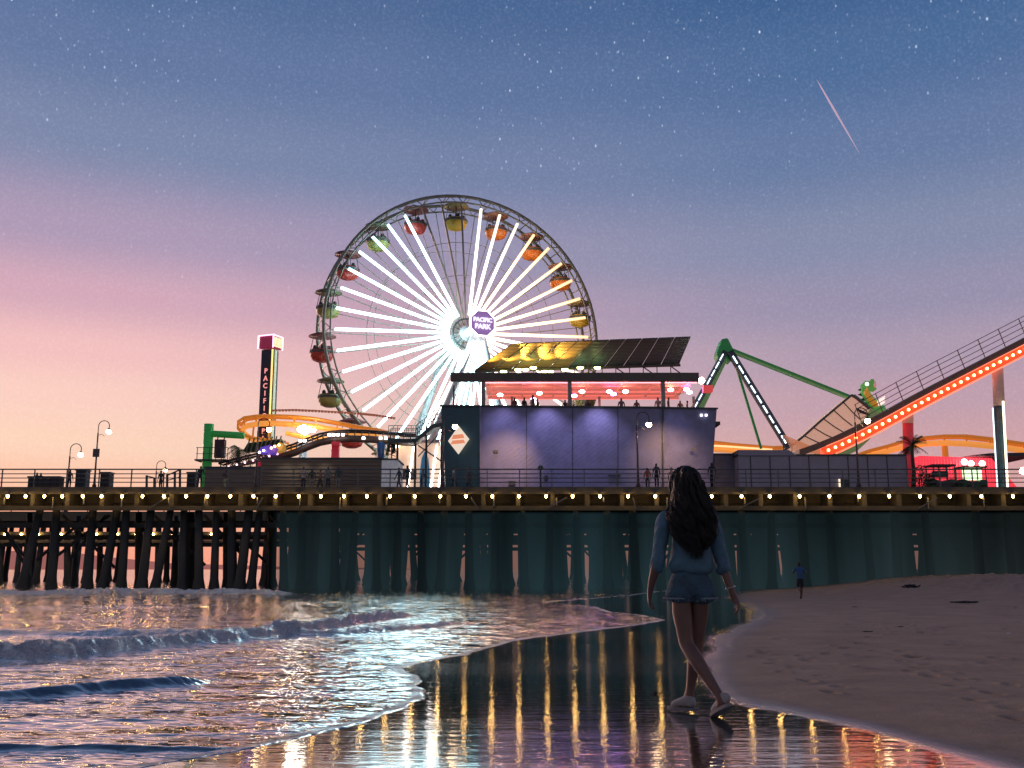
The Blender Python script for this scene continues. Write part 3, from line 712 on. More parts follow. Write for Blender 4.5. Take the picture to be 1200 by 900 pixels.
# ------------------------------------------------------------------ restaurant pavilion
S = 75.0
pv = thing('restaurant', 'two-storey restaurant with blue slanted plank walls, red-lit open terrace and solar roof', 'building', (P(680,571,S).x, S, DZ))
m = mat('blue_planks', (.175,.19,.34), .55, var=.25, scale=1.2, bump=0, dirt=.15); t = NT(m); b = t.n['Principled BSDF']
tc = t.new('ShaderNodeTexCoord'); mp = t.new('ShaderNodeMapping', inp={'Vector': tc.outputs['Object'], 'Rotation': (0, math.radians(-52), 0)})
wv = t.new('ShaderNodeTexWave', wave_type='BANDS', bands_direction='X', wave_profile='SAW', inp={'Vector': mp.outputs[0], 'Scale': 1.15, 'Distortion': 0.0})
bp = t.new('ShaderNodeBump', inp={'Height': t.math('POWER', wv.outputs['Fac'], 6.0), 'Strength': .35, 'Distance': .03}); t.l.new(bp.outputs[0], b.inputs['Normal'])
teal_w = mat('teal_wall', (.018,.085,.12), .55, bump=.05, scale=.8)
A = lambda px, py, Y: P(px, py, Y)
def slab(name, quad, th, m_, parent, **k):
    mb = MB(); q_ = [Vector(p) for p in quad]; n_ = (q_[1]-q_[0]).cross(q_[2]-q_[0]).normalized()
    if n_.y < 0: n_ = -n_
    mb.prism(q_, n_*th); return mb.build(name, m_ if isinstance(m_, list) else [m_], parent, **k)
def dzp(px, Y): p = P(px, 572, Y); p.z = DZ; return p
Sl = 77.0
slab('wall', [dzp(564,S), dzp(776,S), A(776.5,477.5,S), A(563,476,S)], .25, m, pv, label='main blue plank wall with diagonal boards')
slab('wall', [dzp(777,S-.03), dzp(832,S+1.4), A(840,479,S+1.4), A(777,478,S-.03)], .25, m, pv, label='right wing of the blue wall with outward leaning edge')
slab('wall', [dzp(523,Sl), dzp(563.5,S+.02), A(563,476,S+.02), A(517,475.5,Sl)], .25, teal_w, pv, label='dark teal left wing of the wall')
mb = MB(); mb.bar(dzp(777,S-.09), A(777,478,S-.09), .22, .12); mb.build('corner_trim', [steel_dk], pv)
mb = MB(); mb.bar(dzp(563.5,S-.09), A(563,476,S-.09), .12, .12); mb.build('corner_trim', [mat('trim_lilac', (.2,.2,.3), .5)], pv)
mb = MB(); zt = P(0,476.5,S).z
mb.bar(A(562,476,S+.1), A(778,477.8,S+.1), .40, .12); mb.bar(A(777,478,S+.1), A(840,479,S+1.5), .4, .12); mb.bar(A(517,475.5,Sl+.1), A(563,476,S+.1), .4, .12)
mb.build('wall_cap', [steel_dk], pv)
fl = P(0, 492, S).z   # terrace floor
mb = MB(); x0, x1 = P(530,0,S).x, P(834,0,S).x
mb.box(((x0+x1)/2+.2, S+6.2, fl), (x1-x0-.8, 9.0, .25)); mb.build('terrace_floor', [deck_m], pv)
slab('wall', [(x0+.6, S+10.6, DZ), (x1-.6, S+10.6, DZ), (x1-.6, S+10.6, fl), (x0+.6, S+10.6, fl)], .2, teal_w, pv, label='rear wall of the ground floor')
# roof over the terrace
rz = P(0, 447, S+.4).z; xa, xb = P(528,445,S+.4).x, P(819,445,S+.4).x
mb = MB(); mb.box(((xa+xb)/2, S+.5, rz+.33), (xb-xa, .35, .66)); mb.build('roof_beam', [mat('roof_beam_paint', (.11,.085,.07), .5)], pv)
m2 = mat('roof_underside_red_glow', (.62,.30,.25), .5, bump=0, var=.1, emit=(1,.34,.26), es=.22); t = NT(m2); b = t.n['Principled BSDF']  # red lamplight on the ceiling put into its colour and emission
tc = t.new('ShaderNodeTexCoord'); wv = t.new('ShaderNodeTexWave', bands_direction='X', inp={'Vector': tc.outputs['Object'], 'Scale': 1.6})
bp = t.new('ShaderNodeBump', inp={'Height': wv.outputs['Fac'], 'Strength': .25, 'Distance': .02}); t.l.new(bp.outputs[0], b.inputs['Normal'])
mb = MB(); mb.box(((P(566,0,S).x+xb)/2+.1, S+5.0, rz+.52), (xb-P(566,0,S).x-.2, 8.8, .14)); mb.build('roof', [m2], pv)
mb = MB()
for k in range(7):
    xx = P(575,0,S).x+k*2.55; mb.box((xx, S+5, rz+.36), (.14, 8.4, .18))
for yy in (S+3.4, S+6.4, S+9.1): mb.box(((P(566,0,S).x+xb)/2+.1, yy, rz+.24), (xb-P(566,0,S).x-.4, .16, .20))
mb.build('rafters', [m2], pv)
cm = mat('column_paint', (.30,.27,.25), .5, bump=.05)
for px in (566.5, 667.5, 776.5):
    p = P(px, 447, S+.55); mb = MB(); mb.bar((p.x, S+.55, fl), (p.x, S+.55, rz), .30, .30); mb.build('column', [cm], pv)
for px in (532,): 
    p = P(px, 447, S+2.6); mb = MB(); mb.bar((p.x, S+2.6, fl), (p.x, S+2.6, rz+.1), .12, .12); mb.build('column', [steel_dk], pv)
for px in (600,702,812): 
    p = P(px, 447, S+9); mb = MB(); mb.bar((p.x, S+9.0, fl), (p.x, S+9.0, rz+.3), .2, .2); mb.build('column', [cm], pv)
mb = MB()
for k in range(3): mb.tube([(x0+1, S+9.5, fl+.5+.35*k), (x1-1, S+9.5, fl+.5+.35*k)], .03, 5)
mb.build('terrace_railing', [steel_dk], pv)
red_g = glow('red_strip', (1,.09,.05), 9); 
mb = MB(); mb.box(((P(566,0,S).x+xb)/2+.1, S+9.42, rz+.30), (xb-P(566,0,S).x-.4, .06, .34)); mb.build('red_light_strip', [glow('red_strip_soft', (1,.13,.08), 1.1)], pv)
mb = MB(); mb.box(((P(566,0,S).x+xb)/2+.1, S+.72, rz-.04), (xb-P(566,0,S).x-.4, .05, .06)); mb.build('pink_light_strip', [glow('pink_strip', (1,.30,.36), 3.2)], pv)
for px, py, c in ((586,463,'o'),(632,461,'o'),(682,459,'o'),(733,459,'o'),(786,457,'o'),(808,460,'p'),(719,462,'p'),(673,464,'p'),(625,468,'p'),(714,459,'p'),(804,449,'p')):
    p = P(px, py, S+3.2); p.z = min(p.z, rz-.12)
    mb = MB(); mb.lathe(p, [(.10,-.10),(.20,-.06),(.22,.06),(.12,.12)], 10); mb.build('spot_lamp', [glow('terrace_'+c, (1,.55,.42) if c == 'o' else (.66,.28,1), 38 if c == 'o' else 26)], pv)
p = P(822, 446, S+1); mb = MB(); mb.ball(p, .24, 10, 8); mb.build('flood_lamp', [glow('flood_orange', (1,.62,.42), 60)], pv)
p = P(829, 456, S+1); mb = MB(); mb.box(p, (.7,.6,.5)); mb.build('hanging_sign', [mat('red_end_panel', (.5,.05,.05), .5, emit=(1,.1,.1), es=.5)], pv)
for k in range(5):
    xx = P(585+k*52, 460, S).x; light('POINT', 'terrace_light', (xx, S+4.5, rz-1.3), 110, (1,.22,.13), .3)
    light('POINT', 'terrace_light', (xx+1.2, S+1.6, rz-1.2), 16, (1,.30,.42), .25)
# purple washes down the plank wall
for px, e in ((590,420),(640,620),(700,760),(796,130)):
    p = P(px, 472, S); light('SPOT', 'wall_washer', (p.x, S-1.6, p.z+.5), e*.75, (.72,.58,1.0), .1, (p.x, S, p.z-5.2), 100, 1)
for px, py, e in ((594,543,360),(778,535,330),(806,542,220)):
    p = P(px, py, S); light('SPOT', 'lamp_pool', (p.x+.5, S-4.6, p.z+2.2), e*3.0, (1,.55,.33), .1, p, 66, 1)
light('SPOT', 'wheel_wash', P(500,440,78), 900, (.4,.95,1), .6, P(560,520,S), 60, 1)
for px, py in ((822,486.5),(827.5,486.5)):
    p = P(px, py, S+.9); mb = MB(); mb.box(p, (.16,.1,.16)); mb.build('wall_light', [glow('wall_dot', (1,.9,1), 3)], pv)
for px, py, w_, h_ in ((581,529,.34,.2),(813,526,.25,.2),(720,557,.9,.09),(640,560,.25,.35),(600,566,.5,.3)):
    p = P(px, py, S-.1); mb = MB(); mb.box(p, (w_,.12,h_)); mb.build('wall_fitting', [steel_dk], pv)
for px in (617, 671, 724):
    mb = MB(); mb.bar(dzp(px,S-.02), A(px,477,S-.02), .035, .03); mb.build('panel_joint', [steel_dk], pv)
# solar array above the roof, tilted over the terrace with its underside to the beach
m = mat('solar_panel', (.045,.10,.125), .5, .0, var=.2, bump=0); t = NT(m); b = t.n['Principled BSDF']
tc = t.new('ShaderNodeTexCoord'); wv = t.new('ShaderNodeTexWave', bands_direction='Z', wave_profile='SIN', inp={'Vector': tc.outputs['Object'], 'Scale': 1.9})
bp = t.new('ShaderNodeBump', inp={'Height': wv.outputs['Fac'], 'Strength': .5, 'Distance': .03}); t.l.new(bp.outputs[0], b.inputs['Normal'])
sa = thing('solar_array', 'tilted dark solar panel array on struts above the restaurant roof', 'solar panels', (P(680,430,S+4).x, S+4, P(0,436,S+4).z))
b0, b1, t1, t0 = A(556,434,S+4.2), A(797,426.5,S+4.2), A(810,395,S+.8), A(600,403,S+.8)
NP = 11
m_lit = m.copy(); m_lit.name = 'solar_panel_gold_lit'  # copy for the left panels, gold lamplight put into the colour
for n_ in m_lit.node_tree.nodes:
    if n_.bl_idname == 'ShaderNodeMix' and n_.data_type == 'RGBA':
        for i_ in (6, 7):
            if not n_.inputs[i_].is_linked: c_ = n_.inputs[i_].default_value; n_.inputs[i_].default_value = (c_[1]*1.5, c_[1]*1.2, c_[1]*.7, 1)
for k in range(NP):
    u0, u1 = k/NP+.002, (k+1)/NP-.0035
    slab('panel', [b0.lerp(b1,u0), b0.lerp(b1,u1), t0.lerp(t1,u1), t0.lerp(t1,u0)], .07, m_lit if k < 5 else m, sa)
mb = MB()
mb.bar(b0+Vector((0,-.1,-.12)), b1+Vector((0,-.1,-.12)), .18)
for k in range(1, NP): mb.bar(b0.lerp(b1,k/NP)+Vector((0,-.03,-.01)), t0.lerp(t1,k/NP)+Vector((0,-.03,-.01)), .045)
for k in range(15):
    q0 = b0.lerp(b1, (k+.3)/15); mb.bar(q0+Vector((0,0,-.1)), (q0.x, S+4.2, rz+.5), .07)
    if k % 2 == 0 : q1 = b0.lerp(b1, (k+1.8)/15); mb.bar(q0+Vector((0,0,-.15)), (q1.x, S+4.2, rz+.7), .08)
mb.build('frame', [mat('array_frame', (.10,.10,.09), .5, .3)], sa)
for k, px in enumerate((590,607,625,638,662,680,645,616,700)):
    p = P(px, 437-(k % 3)*2.2, S+3.0); mb = MB(); mb.lathe(p, [(.10,0),(.16,.05),(.17,.16),(.10,.18)], 8, sc=(1.5,1)); mb.build('up_light', [glow('up_light_lime', (.85,1,.30), 11)], sa)
for px, e in ((570,300),(592,380),(614,380),(636,360),(655,200)):
    p = P(px, 440, S+2.2); q = P(px+12, 412, S+2); light('SPOT', 'array_up_light', (p.x-.2, S+3.3, rz+1.0), e*9, (1,.50,.07), .06, P(px+16, 402, S+1.4), 62, 1)
# diamond sign
p = P(540.5, 515, 75.5); c = Vector((p.x, 75.62, p.z)); d_ = (dzp(563.5,S+.02)-dzp(523,Sl)); d_.z = 0; d_.normalize(); nn = Vector((d_.y, -d_.x, 0))
c = dzp(523,Sl).lerp(dzp(563.5,S+.02), .43); c.z = p.z; c = c+nn*.28
ds = thing('diamond_sign', 'white diamond-shaped sign with orange bands on the teal wall', 'sign', tuple(c))
mb = MB(); mb.prism([c+d_*1.0, c+vz*1.05, c-d_*1.0, c-vz*1.05], nn*.08); mb.build('board', [glow('sign_cream', (1,.80,.62), .75)], ds)
mb = MB()
for z0, z1, w0 in ((.10,.42,.62),(-.28,.0,.72)): mb.prism([c+nn*.09+d_*-w0+vz*z0, c+nn*.09+d_*w0+vz*z0, c+nn*.09+d_*(w0*.75)+vz*z1, c+nn*.09-d_*(w0*.75)+vz*z1], nn*.03)
mb.build('orange_band', [glow('sign_orange', (.85,.22,.05), .8)], ds)
# ------------------------------------------------------------------ low buildings
corr = mat('container_brown', (.15,.115,.09), .5, bump=.3, bscale=5, stretch=(.3,1,6), emit=lin((70,58,52)), es=.06)
S = 74
def block(name, label, cat, x0, x1, ytop, Y, depth, m_, extra=None):
    a, b_ = P(x0, 560, Y).x, P(x1, 560, Y).x; zt = P(0, ytop, Y).z
    t_ = thing(name, label, cat, ((a+b_)/2, Y, DZ))
    mb = MB(); mb.box(((a+b_)/2, Y+depth/2, (DZ+zt)/2), (b_-a, depth, zt-DZ)); mb.build('wall', [m_], t_)
    mb = MB(); mb.box(((a+b_)/2, Y+depth/2, zt+.05), (b_-a+.15, depth+.15, .12)); mb.build('roof', [steel_dk], t_)
    return t_, a, b_, zt
o, a, b_, zt = block('shed', 'long brown ribbed shed behind the left railing, below the orange coaster', 'shed', 305, 446, 538, S, 5, corr)
mb = MB()
for k in range(9): mb.box(((a+b_)/2, S-.04, DZ+.2+k*.27), (b_-a-.1, .06, .07))
mb.build('siding_rib', [corr], o)
for k, c_ in enumerate(((355,.5),(380,.4),(335,.3))): 
    pp = P(c_[0], 552, S); light('SPOT', 'shed_light', (pp.x, S-1.6, zt+.2), 70, (1,.85,.6), .1, (pp.x, S, zt-1.6), 70, 1)
o, a, b_, zt = block('shed', 'lower brown shed at the left, beside the green column', 'shed', 240, 304, 548.5, S+.3, 4, corr)
block('kiosk', 'small plain white kiosk at the right end of the brown shed', 'kiosk', 447, 465, 539, S-.2, 4, mat('kiosk_white', (.55,.55,.58), .5, bump=.05, emit=(.6,.6,.7), es=.15))
gray_w = mat('grey_render_wall', (.30,.28,.36), .7, scale=.5, bump=.1, var=.2)
o, a, b_, zt = block('long_building', 'long low grey-violet building right of the restaurant', 'building', 866, 1063, 534, 76, 6, gray_w)
x2 = P(924,530,76).x
mb = MB(); mb.prism([(a, 75.9, zt), (x2+.6, 75.9, zt), (x2, 75.9, zt+.42), (a, 75.9, zt+.42)], (0,2,0)); mb.build('parapet', [gray_w], o)
mb = MB(); pp = P(989.5,560,75.9); mb.box((pp.x, 75.95, DZ+.6), (.75,.08,1.2)); dd_ = mb.build('door', [steel_dk], o)
mb = MB(); pp = P(983.5,560,75.9); mb.box((pp.x, 75.9, DZ+.6), (.12,.06,1.25)); mb.build('door_light', [glow('door_light', (1,.82,.6), 1.2)], o)
mb = MB()
for k in range(9): mb.box((a+.9+k*1.45, 75.97, (DZ+zt)/2), (.05,.05,zt-DZ-.1))
mb.build('panel_joint', [steel_dk], o)
o, a, b_, zt = block('low_building', 'low dark building between the restaurant and the long grey building', 'building', 836, 867, 533, 77.5, 5, mat('slate_wall', (.13,.13,.19), .7))
# red building and right-hand cluster
redm = mat('red_corrugated_glow', (.46,.03,.05), .5, bump=0, emit=(.95,.05,.08), es=.95, var=.2); t = NT(redm); b = t.n['Principled BSDF']  # red light on the hall put in as emission of its walls
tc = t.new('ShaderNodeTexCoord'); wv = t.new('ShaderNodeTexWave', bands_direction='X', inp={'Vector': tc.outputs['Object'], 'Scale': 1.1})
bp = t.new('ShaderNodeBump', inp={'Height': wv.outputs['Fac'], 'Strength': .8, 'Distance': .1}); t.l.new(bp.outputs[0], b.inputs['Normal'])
Y = 96; o = thing('red_building', 'glowing red corrugated hall at the right end of the pier', 'building', (P(1120,560,Y).x, Y, DZ))
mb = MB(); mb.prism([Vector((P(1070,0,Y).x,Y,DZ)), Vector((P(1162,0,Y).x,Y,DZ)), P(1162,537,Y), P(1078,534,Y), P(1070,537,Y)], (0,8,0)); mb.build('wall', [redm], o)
mb = MB(); mb.prism([P(1134,534,Y-1), P(1215,535,Y-1), P(1215,530,Y-1), P(1160,531,Y-1)], (0,6,0)); mb.build('roof', [steel_dk], o)
for px in (1130,1138,1151): mb = MB(); mb.ball(P(px, 543+rnd.uniform(-2,2), Y-.6), .28, 8, 6); mb.build('flood_lamp', [glow('hall_flood', (1,.55,.5), 18)], o)
Y = 84; o = thing('booth', 'yellow-lit ticket booth at the far right edge of the pier', 'booth', (P(1195,560,Y).x, Y, DZ))
mb = MB(); a, b_ = P(1178,0,Y).x, P(1225,0,Y).x; zt = P(0,550,Y).z; mb.box(((a+b_)/2, Y+1, (DZ+zt)/2), (b_-a, 2, zt-DZ)); mb.build('wall', [glow('booth_yellow', (.60,.42,.14), .55)], o)
mb = MB(); mb.box(((a+b_)/2, Y+.9, zt+.1), (b_-a+.5, 2.6, .2)); mb.build('roof', [steel_dk], o)
mb = MB(); mb.box(((a+b_)/2, Y-.05, zt-.9), (b_-a-.8, .06, .8)); mb.build('window', [glow('booth_window', (1,.8,.45), 1.6)], o)
mb = MB(); mb.ball(P(1199,552,Y-1), .3, 8, 6); mb.build('flood_lamp', [glow('booth_flood', (1,.5,.4), 25)], o)
# cart and small truck
def cart(name, label, cat, x0, x1, ytop, Y, body, glass, wheels=True):
    a, b_ = P(x0,560,Y).x, P(x1,560,Y).x; H = P(0,ytop,Y).z-DZ; W = b_-a; c = (a+b_)/2
    t_ = thing(name, label, cat, (c, Y, DZ))
    mb = MB(); mb.prism([(a,Y-.7,DZ+.3),(b_,Y-.7,DZ+.3),(b_,Y-.7,DZ+H*.5),(a+W*.75,Y-.7,DZ+H*.52),(a+W*.7,Y-.7,DZ+H*.45),(a+W*.3,Y-.7,DZ+H*.45),(a,Y-.7,DZ+H*.55)], (0,1.4,0)); mb.build('body', [body], t_, bevel=.04)
    mb = MB(); mb.box((c, Y, DZ+H), (W*1.02, 1.5, .12)); mb.build('roof', [body], t_)
    mb = MB()
    for xx in (a+.08, c+W*.1, b_-.08):
        for yy in (-.65,.65): mb.bar((xx, Y+yy, DZ+H*.5), (xx, Y+yy, DZ+H), .07)
    mb.build('frame', [steel_dk], t_)
    mb = MB(); mb.box((c, Y-.2 if glass else Y+.1, DZ+H*.72), (W*.8, .04, H*.42) if glass else (W*.6,.5,H*.2)); mb.build('windscreen' if glass else 'seat', [glass or steel_dk], t_)
    for xx in (a+W*.2, b_-W*.2):
        mb = MB(); mb.tube([(xx, Y-.78, DZ+.3), (xx, Y-.55, DZ+.3)], .3, 12); mb.build('wheel', [mat('tyre_rubber', (.02,.02,.02), .8)], t_)
cart('golf_cart', 'dark open-sided cart with slatted body left of the bright green truck', 'cart', 1089, 1116, 546, 75, mat('cart_dark', (.05,.045,.05), .5), None)
cart('utility_truck', 'small dark green truck with brightly lit windscreen behind the right railing', 'truck', 1124, 1152, 548, 74, mat('truck_green', (.03,.08,.04), .5), glow('truck_windscreen', (.72,1,.55), 1.8))
mb = MB(); 
# palm and shrubs
leafm = mat('palm_leaf', (.035,.075,.028), .6, var=.5, scale=3)
def palm(label, px, ytop, Y, r, n, trunk=True, droop=.9):
    p = P(px, ytop, Y); H = p.z-DZ; t_ = thing('palm_tree', label, 'palm tree', (p.x, Y, DZ), 'palms on the pier')
    mb = MB(); mb.tube([(p.x-.1, Y, DZ), (p.x+.05, Y, DZ+H*.5), (p.x, Y, DZ+H)], [.2,.14,.12], 8); mb.build('trunk', [mat('palm_trunk', (.09,.07,.05), .9)], t_)
    mb = MB()
    for k in range(n):
        a_ = rnd.uniform(0, 2*PI); up_ = rnd.uniform(-.2, 1.1); d = Vector((math.cos(a_), math.sin(a_)*.8, 0)); q = p.copy(); pts = [q]
        for i in range(1, 7):
            f = i/6; pts.append(p+d*r*f*math.cos(up_*.8)+vz*(r*(math.sin(up_)*f*1.2-droop*f*f*.9)))
        for i in range(6):
            s0 = (pts[i+1]-pts[i]); sd_ = s0.cross(vz).normalized() if s0.cross(vz).length > 1e-4 else Vector((1,0,0))
            for sg in (-1, 1):
                for h_ in (0,.5):
                    b0_ = pts[i]+s0*h_; L = r*.30*math.sin(PI*(i+1+h_)/8.5)
                    mb.add([b0_, b0_+s0*.35, b0_+s0*.6+sd_*sg*L-vz*L*.5], [(0,1,2)])
    mb.build('crown', [leafm], t_)
palm('dark palm at the right end of the long grey building', 1068, 522, 76.5, 1.25, 26, droop=.5)
palm('palm with drooping fronds behind the green coaster arm', 280, 527, 90, 1.5, 16, droop=1.1)
def shrub(label, px, ytop, w_, Y):
    p = P(px, ytop, Y); H = p.z-DZ; t_ = thing('shrub', label, 'shrub', (p.x, Y, DZ), 'shrubs by the red hall')
    mb = MB()
    for k in range(8): mb.tube([(p.x+rnd.uniform(-.1,.1), Y, DZ), (p.x+rnd.uniform(-w_,w_)*.6, Y+rnd.uniform(-.3,.3), DZ+H*.7)], [.035,.015], 5)
    mb.build('stem', [mat('palm_trunk', (.09,.07,.05), .9)], t_)
    mb = MB()
    for k in range(420):
        a_ = rnd.uniform(0,2*PI); rr = math.sqrt(rnd.random())*w_; z_ = rnd.uniform(.15,1)*H; f = 1-.55*(z_/H)**2
        c = Vector((p.x+math.cos(a_)*rr*f, Y+math.sin(a_)*rr*f*.6, DZ+z_)); u_ = Vector((rnd.uniform(-1,1),rnd.uniform(-1,1),rnd.uniform(-1,1)))*.14; v_ = Vector((rnd.uniform(-1,1),rnd.uniform(-1,1),rnd.uniform(-1,1)))*.09
        mb.add([c-u_, c+v_, c+u_], [(0,1,2)])
    mb.build('leaves', [leafm], t_)
shrub('taller bushy shrub just right of the dark palm', 1078, 546, .75, 75.2)
shrub('low bushy shrub in front of the dark cart', 1088, 555, .55, 74.2)
# ------------------------------------------------------------------ coaster: lit climb at the right
cr = thing('coaster_climb', 'long coaster climb rising right, its red side studded with warm bulbs', 'roller coaster', (P(1063,571,82).x, 82, DZ))
S = 82; cz = 1.6
path = [(936,530),(953,524),(967,518.5),(985,511),(1010,499),(1040,483),(1067,468),(1100,450.5),(1133,433.5),(1165,417),(1200,399),(1240,378),(1290,352)]
pp = [P(x, y-3, S) for x, y in path]
dn = Vector((.35,0,-1)).normalized()
def strip(pts, o0, o1, y0, y1, name, m_, parent):
    mb = MB(); n = len(pts); vs = []
    for p in pts:
        for oz in (o0, o1):
            for yy in (y0, y1): vs.append(p+Vector((0,yy,-oz)))
    fs = []
    for i in range(n-1):
        a = i*4; b2 = a+4
        fs += [(a,b2,b2+1,a+1),(a+2,a+3,b2+3,b2+2),(a,a+2,b2+2,b2),(a+1,b2+1,b2+3,a+3)]
    fs += [(0,1,3,2),(4*n-4,4*n-2,4*n-1,4*n-3)]
    mb.add(vs, fs); return mb.build(name, [m_], parent)
trk = strip(pp, 0, .52, -.2, cz, 'walkway', mat('track_brown', (.26,.15,.10), .5), cr)
redp = mat('coaster_red_glow', (.50,.04,.015), .4, bump=.03, emit=(1,.035,.010), es=1.9, var=.15)  # lamplight on the red girder put in as emission
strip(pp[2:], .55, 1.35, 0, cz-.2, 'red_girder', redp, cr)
edge = glow('edge_neon', (1,.16,.08), 1.6)
strip(pp[3:], 1.36, 1.50, -.05, cz-.1, 'lower_light_strip', edge, cr)
strip(pp[2:], .50, .57, -.26, -.20, 'upper_light_strip', glow('edge_neon_red', (1,.16,.06), 2.0), cr)
L = [0]
for i in range(len(pp)-1): L.append(L[-1]+(pp[i+1]-pp[i]).length)
def along(d, pts=pp, L=L):
    for i in range(len(pts)-1):
        if L[i+1] >= d: return pts[i].lerp(pts[i+1], (d-L[i])/(L[i+1]-L[i]))
    return pts[-1]
cb = glow('coaster_bulb', (1,.60,.20), 9)
d = L[2]+.2
while d < L[-1]-1.0:
    p = along(d)+Vector((0,-.14,-.92)); mb = MB(); mb.ball(p, .115, 8, 6); mb.build('bulb', [cb], cr, True); d += .62
mb = MB()
for k in (.35,.75,1.15,1.5): mb.tube([p+Vector((-k*.35,-.1,k)) for p in pp[4:]], .028, 5)
fr = mb.build('railing', [mat('catwalk_rail', (.22,.15,.14), .5, .4)], cr)
d = L[4]
while d < L[-1]: p = along(d); mb = MB(); mb.bar(p+Vector((0,-.1,-.1)), p+Vector((-.52,-.1,1.55)), .06); mb.build('post', [mat('catwalk_rail', (.2,.2,.2))], fr); d += 1.95
for px, ry in ((1102,448),): pass
# columns
def column(px, ytop, Y, r, m_, m3, parent, pcx=None, split=.6):
    p = P(px, ytop, Y); b0_ = P(pcx or px, 571, Y); b0_.z = DZ
    mid = b0_.lerp(p, split)
    mb = MB(); mb.tube([b0_, mid], r, 16); mb.build('support_column', [m_], parent, True)
    mb = MB(); mb.tube([mid, p], r*1.06, 16); mb.build('column_head', [m3], parent, True)
redc = mat('support_red', (.40,.03,.05), .4, emit=(.9,.05,.08), es=.18, bump=.03)
column(1063.5, 474, S+.7, .42, redc, mat('support_pink', (.55,.25,.20), .4, emit=(1,.4,.3), es=.25), cr, 1064.5, .80)
column(1168.5, 420, S+.7, .41, mat('support_teal', (.035,.10,.13), .4, bump=.2, var=.5), mat('support_pale', (.42,.30,.28), .5, emit=(1,.5,.4), es=.12), cr, 1174, .66)
p = P(1178,500,S); 
mb = MB(); a = P(1175.5,470,S-.1); b2 = P(1180,566,S-.1); mb.bar(a, (b2.x, S-.1, DZ+.3), .13); mb.build('column_light_strip', [glow('strip_lemon', (1,.86,.55), 2.6)], cr)
mb = MB(); a = P(1163.3,478,S-.1); b2 = P(1168.2,566,S-.1); mb.bar(a, (b2.x, S-.1, DZ+.3), .07); mb.build('column_light_strip', [glow('strip_white', (.8,.95,1), 2.2)], cr)
# orange arches
orm = mat('coaster_orange', (.60,.19,.015), .4, bump=.03, var=.15, emit=(1,.30,.04), es=.32)
org_l = mat('coaster_orange_lit', (.70,.28,.03), .4, bump=.03, var=.2, emit=(1,.38,.08), es=.65)
def rail_track(name, label, up_, lo_, Y, r1, r2, tie=3.0, ym=1.2, mats=(orm, org_l)):
    a_ = [P(x, y, Y) for x, y in up_]; b_ = [P(x, y, Y+.3) for x, y in lo_]
    t_ = thing(name, label, 'roller coaster', (a_[0].x, Y, DZ))
    mb = MB(); mb.tube(a_, r1, 8); mb.build('rail', [mats[0]], t_, True)
    mb = MB(); mb.tube([p+Vector((0,ym,0)) for p in a_], r1, 8); mb.build('rail', [mats[0]], t_, True)
    mb = MB(); mb.tube(b_, r2, 10); mb.build('spine', [mats[1]], t_, True)
    mb = MB(); n = 0
    for i in range(len(a_)-1):
        k = max(1, int((a_[i+1]-a_[i]).length/tie))
        for j in range(k):
            p = a_[i].lerp(a_[i+1], j/k); x_ = p.x; q = min(b_, key=lambda q: abs(q.x-x_))
            for i2 in range(len(b_)-1):
                if (b_[i2].x-x_)*(b_[i2+1].x-x_) <= 0 and abs(b_[i2+1].x-b_[i2].x) > 1e-5: q = b_[i2].lerp(b_[i2+1], (x_-b_[i2].x)/(b_[i2+1].x-b_[i2].x)); break
            mb.bar(p, q, .14); mb.bar(p, p+Vector((0,ym,0)), .12)
    mb.build('crossties', [mats[0]], t_)
    return t_
ar = rail_track('coaster_arch', 'wide low orange coaster arch behind the pale column at the far right',
    [(1003,534),(1020,528),(1040,523),(1062,516.5),(1085,513),(1107,511),(1133,511),(1160,514),(1180,517),(1200,520),(1225,525),(1250,531)],
    [(1010,536),(1025,532),(1040,528.5),(1062,523),(1085,520),(1107,519),(1133,520),(1160,522.5),(1180,525),(1200,528),(1225,533),(1250,539)], 100, .17, .30)
for px in (1020, 1107, 1236):
    p = P(px, 522 if px == 1107 else 531, 100.5); mb = MB(); mb.tube([(p.x, 100.5, DZ), p], .3, 10); mb.build('support_column', [orm], ar, True)
# small orange run left of the ship
rt = rail_track('coaster_run', 'orange coaster rails crossing low between the restaurant and the swinging ship',
    [(815,516),(835,518),(860,521),(885,523),(905,524.5),(925,524)], [(815,525),(835,526.5),(860,528),(885,529.5),(905,530),(925,530)], 99, .16, .26, tie=2)
mb = MB(); mb.tube([P(812,521,98.6), P(850,523,98.6), P(905,527,98.6)], .10, 6); mb.build('rail', [glow('orange_neon_rail', (1,.5,.2), 1.6)], rt)
for px in (830, 895): p = P(px, 528, 99.3); mb = MB(); mb.tube([(p.x, 99.3, DZ), p], .28, 10); mb.build('support_column', [orm], rt, True)
# ------------------------------------------------------------------ coaster: left
lo = rail_track('coaster_loop', 'orange banked coaster turn at the left, curving round behind the drop tower',
    [(462,508),(440,503),(420,500),(395,495),(370,490.5),(345,488),(320,487),(300,487.5),(286,489.5),(279,494),(279,502),(285,509),(296,513),(315,516),(335,518)],
    [(462,517),(440,512),(420,508),(395,504),(370,500),(345,497.5),(320,496),(303,496.5),(290,499),(285,502),(285,507),(292,513),(305,519),(320,523),(345,525)], 90, .14, .26, tie=2.6)
mb = MB()
pts = [P(x, y-3.5, 91) for x, y in [(462,493),(440,489.5),(420,487.5),(395,486),(370,484.5),(345,483.5),(320,484)]]
mb.tube(pts, .05, 5)
for i in range(40):
    f = i/39*(len(pts)-1); k = min(int(f), len(pts)-2); p = pts[k].lerp(pts[k+1], f-k); mb.box(p+Vector((0,0,-.05)), (.22,.1,.2))
